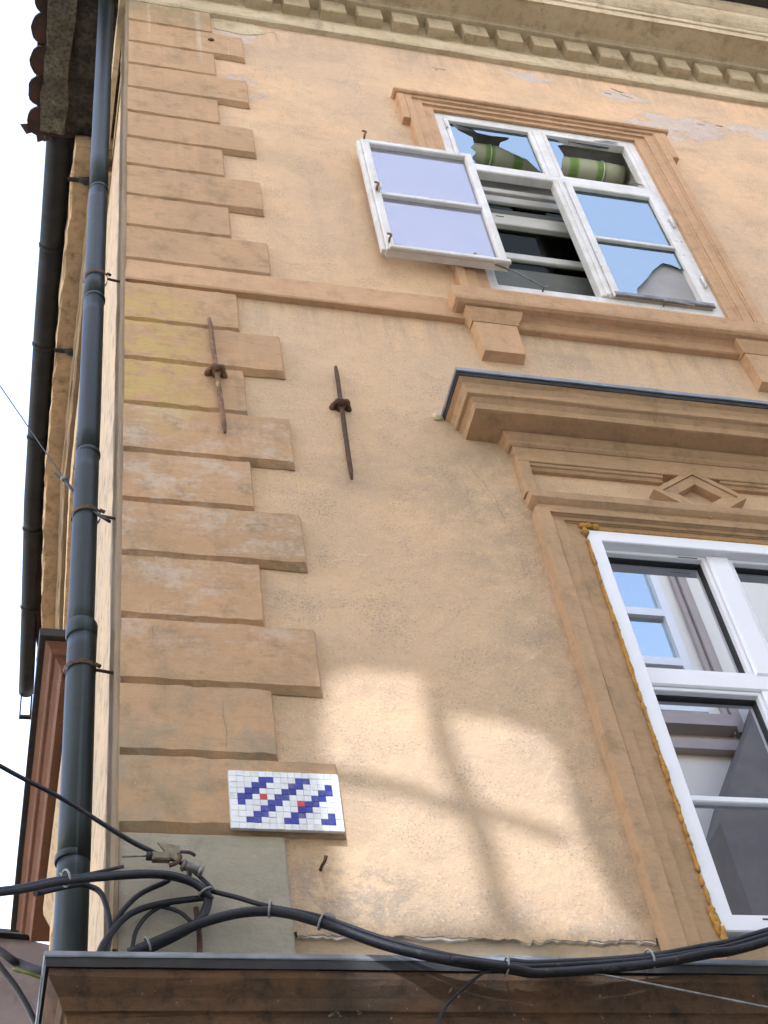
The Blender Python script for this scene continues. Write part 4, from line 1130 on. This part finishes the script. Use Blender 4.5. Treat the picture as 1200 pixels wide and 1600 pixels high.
cable('drop_cable', 'thick black drop cable coming from the left and turning down by the mosaic', [
    (B2, 0.0125), (off(B2[:6], -0.012, -0.010, 0.003)+[(0.245,-0.085,3.915),(0.26,-0.075,3.905)], 0.0085), (off(B2[:4], 0.012, 0.014, 0.004)+[(0.02,-0.14,3.955)], 0.0050)],
    ties=[((-0.128,-0.2,3.872),(1,.3,.35),0.021),((0.243,-0.08,3.925),(.6,.1,-1),0.019)])
B3 = [(-3.4,-2.2,5.1),(-0.80,-0.52,4.28),(-0.313,-0.3,4.141),(-0.142,-0.2,4.118),(0.034,-0.12,4.056),(0.107,-0.08,4.047),(0.194,-0.065,4.019),(0.253,-0.065,3.959),(0.267,-0.068,3.933)]
cable('service_cable', 'thin black service cable slanting down from the left to the wall clamp', [(B3, 0.0062), (off(B3[:6], 0.006, 0.008, 0.002)+[(0.15,-0.06,4.03)], 0.0042)])
loops = [
    ([(-0.20,-0.16,3.852),(-0.105,-0.08,3.935),(-0.062,-0.06,3.949),(-0.025,-0.06,3.919),(-0.004,-0.06,3.822),(-0.014,-0.06,3.735)], 0.0078, 'short black cable loop just right of the drainpipe'),
    ([(0.150,-0.07,3.968),(0.134,-0.06,3.963),(0.066,-0.06,3.921),(0.009,-0.06,3.842),(-0.022,-0.06,3.735)], 0.0072, 'black cable looping down from the drop cable under the clamp'),
    ([(0.250,-0.068,3.920),(0.236,-0.065,3.916),(0.124,-0.065,3.895),(0.041,-0.065,3.858),(-0.015,-0.065,3.781),(-0.035,-0.065,3.730)], 0.0090, 'widest black cable loop on the greenish block, the lowest at its left end'),
    ([(0.258,-0.06,3.936),(0.245,-0.055,3.929),(0.126,-0.055,3.892),(0.067,-0.055,3.827),(0.049,-0.055,3.735)], 0.0058, 'thin black cable arching down behind the strapped bundle end'),
    ([(0.118,-0.050,3.897),(0.126,-0.052,3.896),(0.176,-0.055,3.878),(0.214,-0.055,3.840)], 0.0058, 'shortest black cable end curving right towards the strapped bundle')]
for pts, r, lab in loops:
    cable('cable_loop', lab, [(pts, r)], group='cable loops below the wall clamp')
cable('ground_wire', 'rust brown wire running straight down the block below the clamp', [([(0.222,-0.045,3.899),(0.229,-0.042,3.817),(0.227,-0.045,3.735)], 0.0075)], mat='rust', cat='wire')
cl = thing('cable_clamp', 'metal tension clamp holding the cables on the block left of the mosaic', 'clamp', (0.19, -0.03, 3.99))
mb = MB(); mb.tube([(0.085,-0.062,4.016),(0.100,-0.062,4.015)], 0.012, 8); mb.build('clamp_nose', 'drip', cl)
mb = MB(); mb.bbox(0.100, 0.148, -0.074, -0.054, 4.000, 4.026, 0.004); mb.build('clamp_body', 'brass', cl)
mb = MB(); mb.add([(0.115,-0.066,4.060),(0.176,-0.066,4.050),(0.172,-0.066,3.998),(0.150,-0.066,4.010),(0.115,-0.058,4.060),(0.176,-0.058,4.050),(0.172,-0.058,3.998),(0.150,-0.058,4.010)],
                  [(0,1,2,3),(7,6,5,4),(0,4,5,1),(1,5,6,2),(2,6,7,3),(3,7,4,0)]); mb.build('clamp_plate', 'brass', cl)
mb = MB(); mb.tube(smooth_path([(0.168,-0.06,4.030),(0.176,-0.065,4.012),(0.166,-0.065,3.995),(0.146,-0.06,3.988)],4), 0.006, 6); mb.build('shackle', 'rust', cl)
mb = MB(); mb.tube([(0.180,-0.05,4.000),(0.205,-0.05,3.992),(0.236,-0.05,3.980)], [0.014,0.013,0.012], 8)
mb.tube([(0.183,-0.05,3.999),(0.190,-0.05,3.997)], 0.018, 6); mb.tube([(0.228,-0.05,3.983),(0.238,-0.05,3.979)], 0.017, 6); mb.tube([(0.205,0.01,3.99),(0.205,-0.06,3.99)], 0.008, 6); mb.build('bolt', 'steel', cl)
mb = MB(); mb.tube([(0.02,-0.075,4.002),(0.085,-0.062,4.016)], 0.0028, 6); mb.build('steel_strand', 'steel', cl)
mb = MB(); mb.tube(smooth_path([(0.176,-0.066,4.030),(0.200,-0.075,4.022),(0.215,-0.07,4.016)],3), 0.005, 6); mb.build('hook', 'drip', cl)
for o in cl.children:
    o.location = o.location + Vector((0.0, -0.035, 0.006))
UL = [(-2.6,1.3,11.5),(-0.80,0.36,7.37),(-0.444,0.2,6.454),(-0.281,0.12,6.025),(-0.181,0.08,5.775),(-0.112,0.05,5.608),(-0.045,0.0,5.490),(-0.02,0.0,5.47)]
cable('stay_wire', 'thin dark stay wire with two small insulators reaching the drainpipe bracket', [(UL, 0.0024), (UL[4:], 0.0060)], cat='wire')
ins = bpy.data.objects['stay_wire']
for p in ((-0.181,0.08,5.775), (-0.118,0.053,5.622)):
    mb = MB(); mb.lump(p, (0.014,0.012,0.012), 2, 2, 0.2); mb.build('insulator', 'steel', ins)
mb = MB(); mb.tube([(-0.215,0.09,5.812),(-0.175,0.078,5.755)], 0.0045, 6); mb.build('wire_grip', 'drip', ins)
cable('side_cable', 'thick black cable end leaving the lower cornice towards the left edge', [([(-0.60,0.45,4.35),(-0.272,0.3,3.982),(-0.218,0.3,3.945),(-0.155,0.26,3.895),(-0.06,0.22,3.85)], 0.0120)])
cable('hanging_cable', 'black cable slanting down left of the lower cornice corner', [([(-0.45,0.25,4.15),(-0.30,0.2,3.915),(-0.269,0.2,3.871),(-0.215,0.2,3.795),(-0.165,0.2,3.694),(-0.12,0.2,3.55)], 0.0085)])
cable('earth_wire', 'short green and yellow earth wire left of the cornice corner', [([(-0.235,0.26,3.90),(-0.192,0.25,3.882),(-0.152,0.25,3.868),(-0.10,0.22,3.85)], 0.0050)], mat='earth', cat='wire')
cable('span_wire', 'thin grey steel wire slanting down right across the lower cornice', [([(1.10,-0.19,3.64),(1.235,-0.2,3.617),(1.605,-0.35,3.431),(2.4,-0.67,3.03)], 0.0032)], mat='steel', cat='wire')
cable('loose_wire', 'thin black wire hanging down from the sagging bundle over the cornice', [([(0.95,-0.2,3.620),(0.924,-0.2,3.612),(0.868,-0.18,3.576),(0.821,-0.17,3.533),(0.793,-0.17,3.48),(0.80,-0.17,3.40)], 0.0038)], cat='wire')
cable('grey_wire', 'thin grey wire lying on the zinc flashing behind the sagging bundle', [([(0.78,-0.13,3.715),(0.913,-0.1,3.723),(1.022,-0.1,3.729),(1.128,-0.12,3.712),(1.22,-0.16,3.68)], 0.0042)], mat='steel', cat='wire')

# ------------------------------------------------------------------ street, neighbours, the house across the street
g_ = MB().add([(-150,-150,0),(150,-150,0),(150,150,0),(-150,150,0)], [(0,1,2,3)]).build('ground', 'asphalt'); tag(g_, 'dark asphalt ground', kind='structure')
p_ = MB().box(0.0, 9, -1.1, -0.0, -0.1, 0.12).build('pavement', 'paving'); tag(p_, 'pale stone pavement at the foot of the house', kind='structure')
p_ = MB().box(-9, 16, -5.995, -4.9, -0.1, 0.12).build('pavement', 'paving'); tag(p_, 'pale stone pavement across the street', kind='structure')

nb = thing('neighbour_house', 'dark stained grey house end behind the corner house, low at the left', 'house', (-1.8, 9.0, 0))
mb = MB()
mb.prism([(-4,0),(0.9,0),(0.9,9.50),(0.06,9.70),(-0.22,9.72),(-4,9.9)], 9.0, 15.0); mb.build('wall', 'neigh', nb)
mb = MB(); mb.prism([(-4.2,9.92),(-0.20,9.735),(0.09,9.715),(0.09,9.75),(-0.20,9.78),(-4.2,9.98)], 8.93, 15.2); mb.build('roof_edge', 'gutter', nb)

opp = thing('opposite_house', 'tall pale cream house across the street, seen mirrored in the lower window', 'house', (3.5, -6.25, 0))
YF, YB = -6.0, -6.35
OH = 14.4
def owall(x0, x1, z0, z1):
    MB().box(x0, x1, YB, YF, z0, z1).build('wall', 'oppwall', opp)
sx, sz = -6.0*math.tan(SUN_AZ), 6.0*math.tan(SUN_EL)/math.cos(SUN_AZ)
bx0, bx1, bz0, bz1 = 0.48+sx, 1.60+sx, 3.55+sz, 5.05+sz
owall(-12, -3.0, 0, 19.0)  # left parts raised to keep the sun off the neighbour house and side gutter
owall(-3.0, bx0, 0, 17.0)
owall(bx0, bx1, 0, bz0); owall(bx0, bx1, bz1, OH+1.5)
wx0, wx1, wz0, wz1 = 5.00, 6.09, 10.38, 12.9
owall(bx1, wx0, 0, OH); owall(wx0, wx1, 0, wz0); owall(wx0, wx1, wz1, OH); owall(wx1, 16, 0, OH)
# its window reflected in ours
def oframe(x0, x1, z0, z1, w, y0, y1, name, mat):
    # faces +y
    mb = MB()
    mb.box(x0, x0+w, y0, y1, z0, z1); mb.box(x1-w, x1, y0, y1, z0, z1)
    mb.box(x0+w, x1-w, y0, y1, z0, z0+w); mb.box(x0+w, x1-w, y0, y1, z1-w, z1)
    mb.build(name, mat, opp)
oframe(wx0, wx1, wz0, wz1, 0.09, YF-0.05, YF+0.03, 'window_frame', 'pvc')
for z_ in (11.02, 11.70):
    MB().box(wx0+0.0905, wx1-0.0905, YF-0.05, YF+0.028, z_-0.05, z_+0.05).build('glazing_bar', 'pvc', opp)
for z0, z1 in ((wz0+0.09, 10.97), (11.07, 11.65), (11.75, wz1-0.09)):
    MB().box(wx0+0.0905, wx1-0.0905, YF-0.03, YF-0.025, z0, z1).build('window_pane', 'glass_sky', opp)
MB().box(wx0+0.1, wx1-0.1, YF-0.28, YF-0.24, wz0, 11.0).build('curtain', 'curtain', opp)
MB().box(wx0-0.1, wx1+0.15, YF+0.0005, YF+0.16, 10.10, 10.24).build('window_sill', 'oppmould', opp)
for x0, x1, d in ((6.22,6.27,0.05),(6.285,6.34,0.08),(6.355,6.40,0.04)):
    MB().box(x0, x1, YF+0.0005, YF+d, 10.10, 13.6).build('pilaster_moulding', 'oppmould', opp)
MB().box(3.5, 16, YF+0.0005, YF+0.10, 9.86, 9.98).build('string_course', 'oppmould', opp)
MB().box(3.5, 16, YF+0.0005, YF+0.22, 13.6, 13.9).build('cornice', 'oppmould', opp)
# added dark slab; its sloping edge stands for the roof shadow on this wall
MB().prism([(5.45,0),(5.52,8.75),(5.80,9.26),(6.58,10.52),(7.6,10.52),(9.2,8.2),(9.2,0)], YF+0.0005, YF+0.45).build('shadow_slab', 'opp_shadow', opp)
# added opening; its bent bars are shaped to cast the sun patch on the facade
def P(pts): return [(x_+sx, z_+sz) for x_, z_ in pts]
def omesh(poly, name, mat, y0=YF-0.12, y1=YF-0.07):
    MB().prism(P(poly), y0, y1).build(name, mat, opp)
omesh([(0.48,3.55),(0.615,3.55),(0.60,3.80),(0.60,4.05),(0.585,4.25),(0.585,4.45),(0.60,4.70),(0.63,4.85),(0.72,4.895),(0.90,4.90),(0.985,4.875),(1.0,4.78),(1.01,5.05),(0.48,5.05)], 'gobo_frame', 'oldwhite')
omesh([(1.005,5.05),(1.005,4.735),(1.05,4.73),(1.20,4.705),(1.33,4.655),(1.365,4.60),(1.37,4.45),(1.375,4.25),(1.41,4.05),(1.47,3.90),(1.50,3.55),(1.60,3.55),(1.60,5.05)], 'gobo_frame', 'oldwhite')
omesh([(0.975,5.0),(1.045,5.0),(1.02,4.70),(1.025,4.55),(1.06,4.40),(1.085,4.25),(1.095,4.05),(1.105,3.86),(1.03,3.86),(1.025,4.05),(1.02,4.22),(0.985,4.42),(0.955,4.60),(0.955,4.80)], 'gobo_bar', 'oldwhite', YF-0.121, YF-0.071)
omesh([(0.585,4.475),(0.70,4.465),(0.85,4.43),(0.97,4.375),(1.10,4.355),(1.20,4.32),(1.30,4.275),(1.33,4.265),(1.26,4.235),(1.15,4.29),(1.07,4.31),(0.97,4.325),(0.85,4.385),(0.70,4.42),(0.585,4.43)], 'gobo_bar', 'oldwhite', YF-0.122, YF-0.072)
omesh([(0.585,3.93),(0.75,3.905),(0.90,3.92),(1.0,3.93),(1.07,3.935),(1.20,3.915),(1.35,3.89),(1.50,3.90),(1.50,3.855),(0.585,3.855)], 'gobo_bar', 'oldwhite', YF-0.123, YF-0.073)
omesh([(1.13,3.86),(1.24,3.86),(1.25,3.55),(1.12,3.55)], 'gobo_bar', 'oldwhite', YF-0.1205, YF-0.0705)
omesh([(0.485,3.552),(1.595,3.552),(1.595,5.048),(0.485,5.048)], 'sun_dimmer_pane', 'sun_dimmer', YF-0.10, YF-0.097)
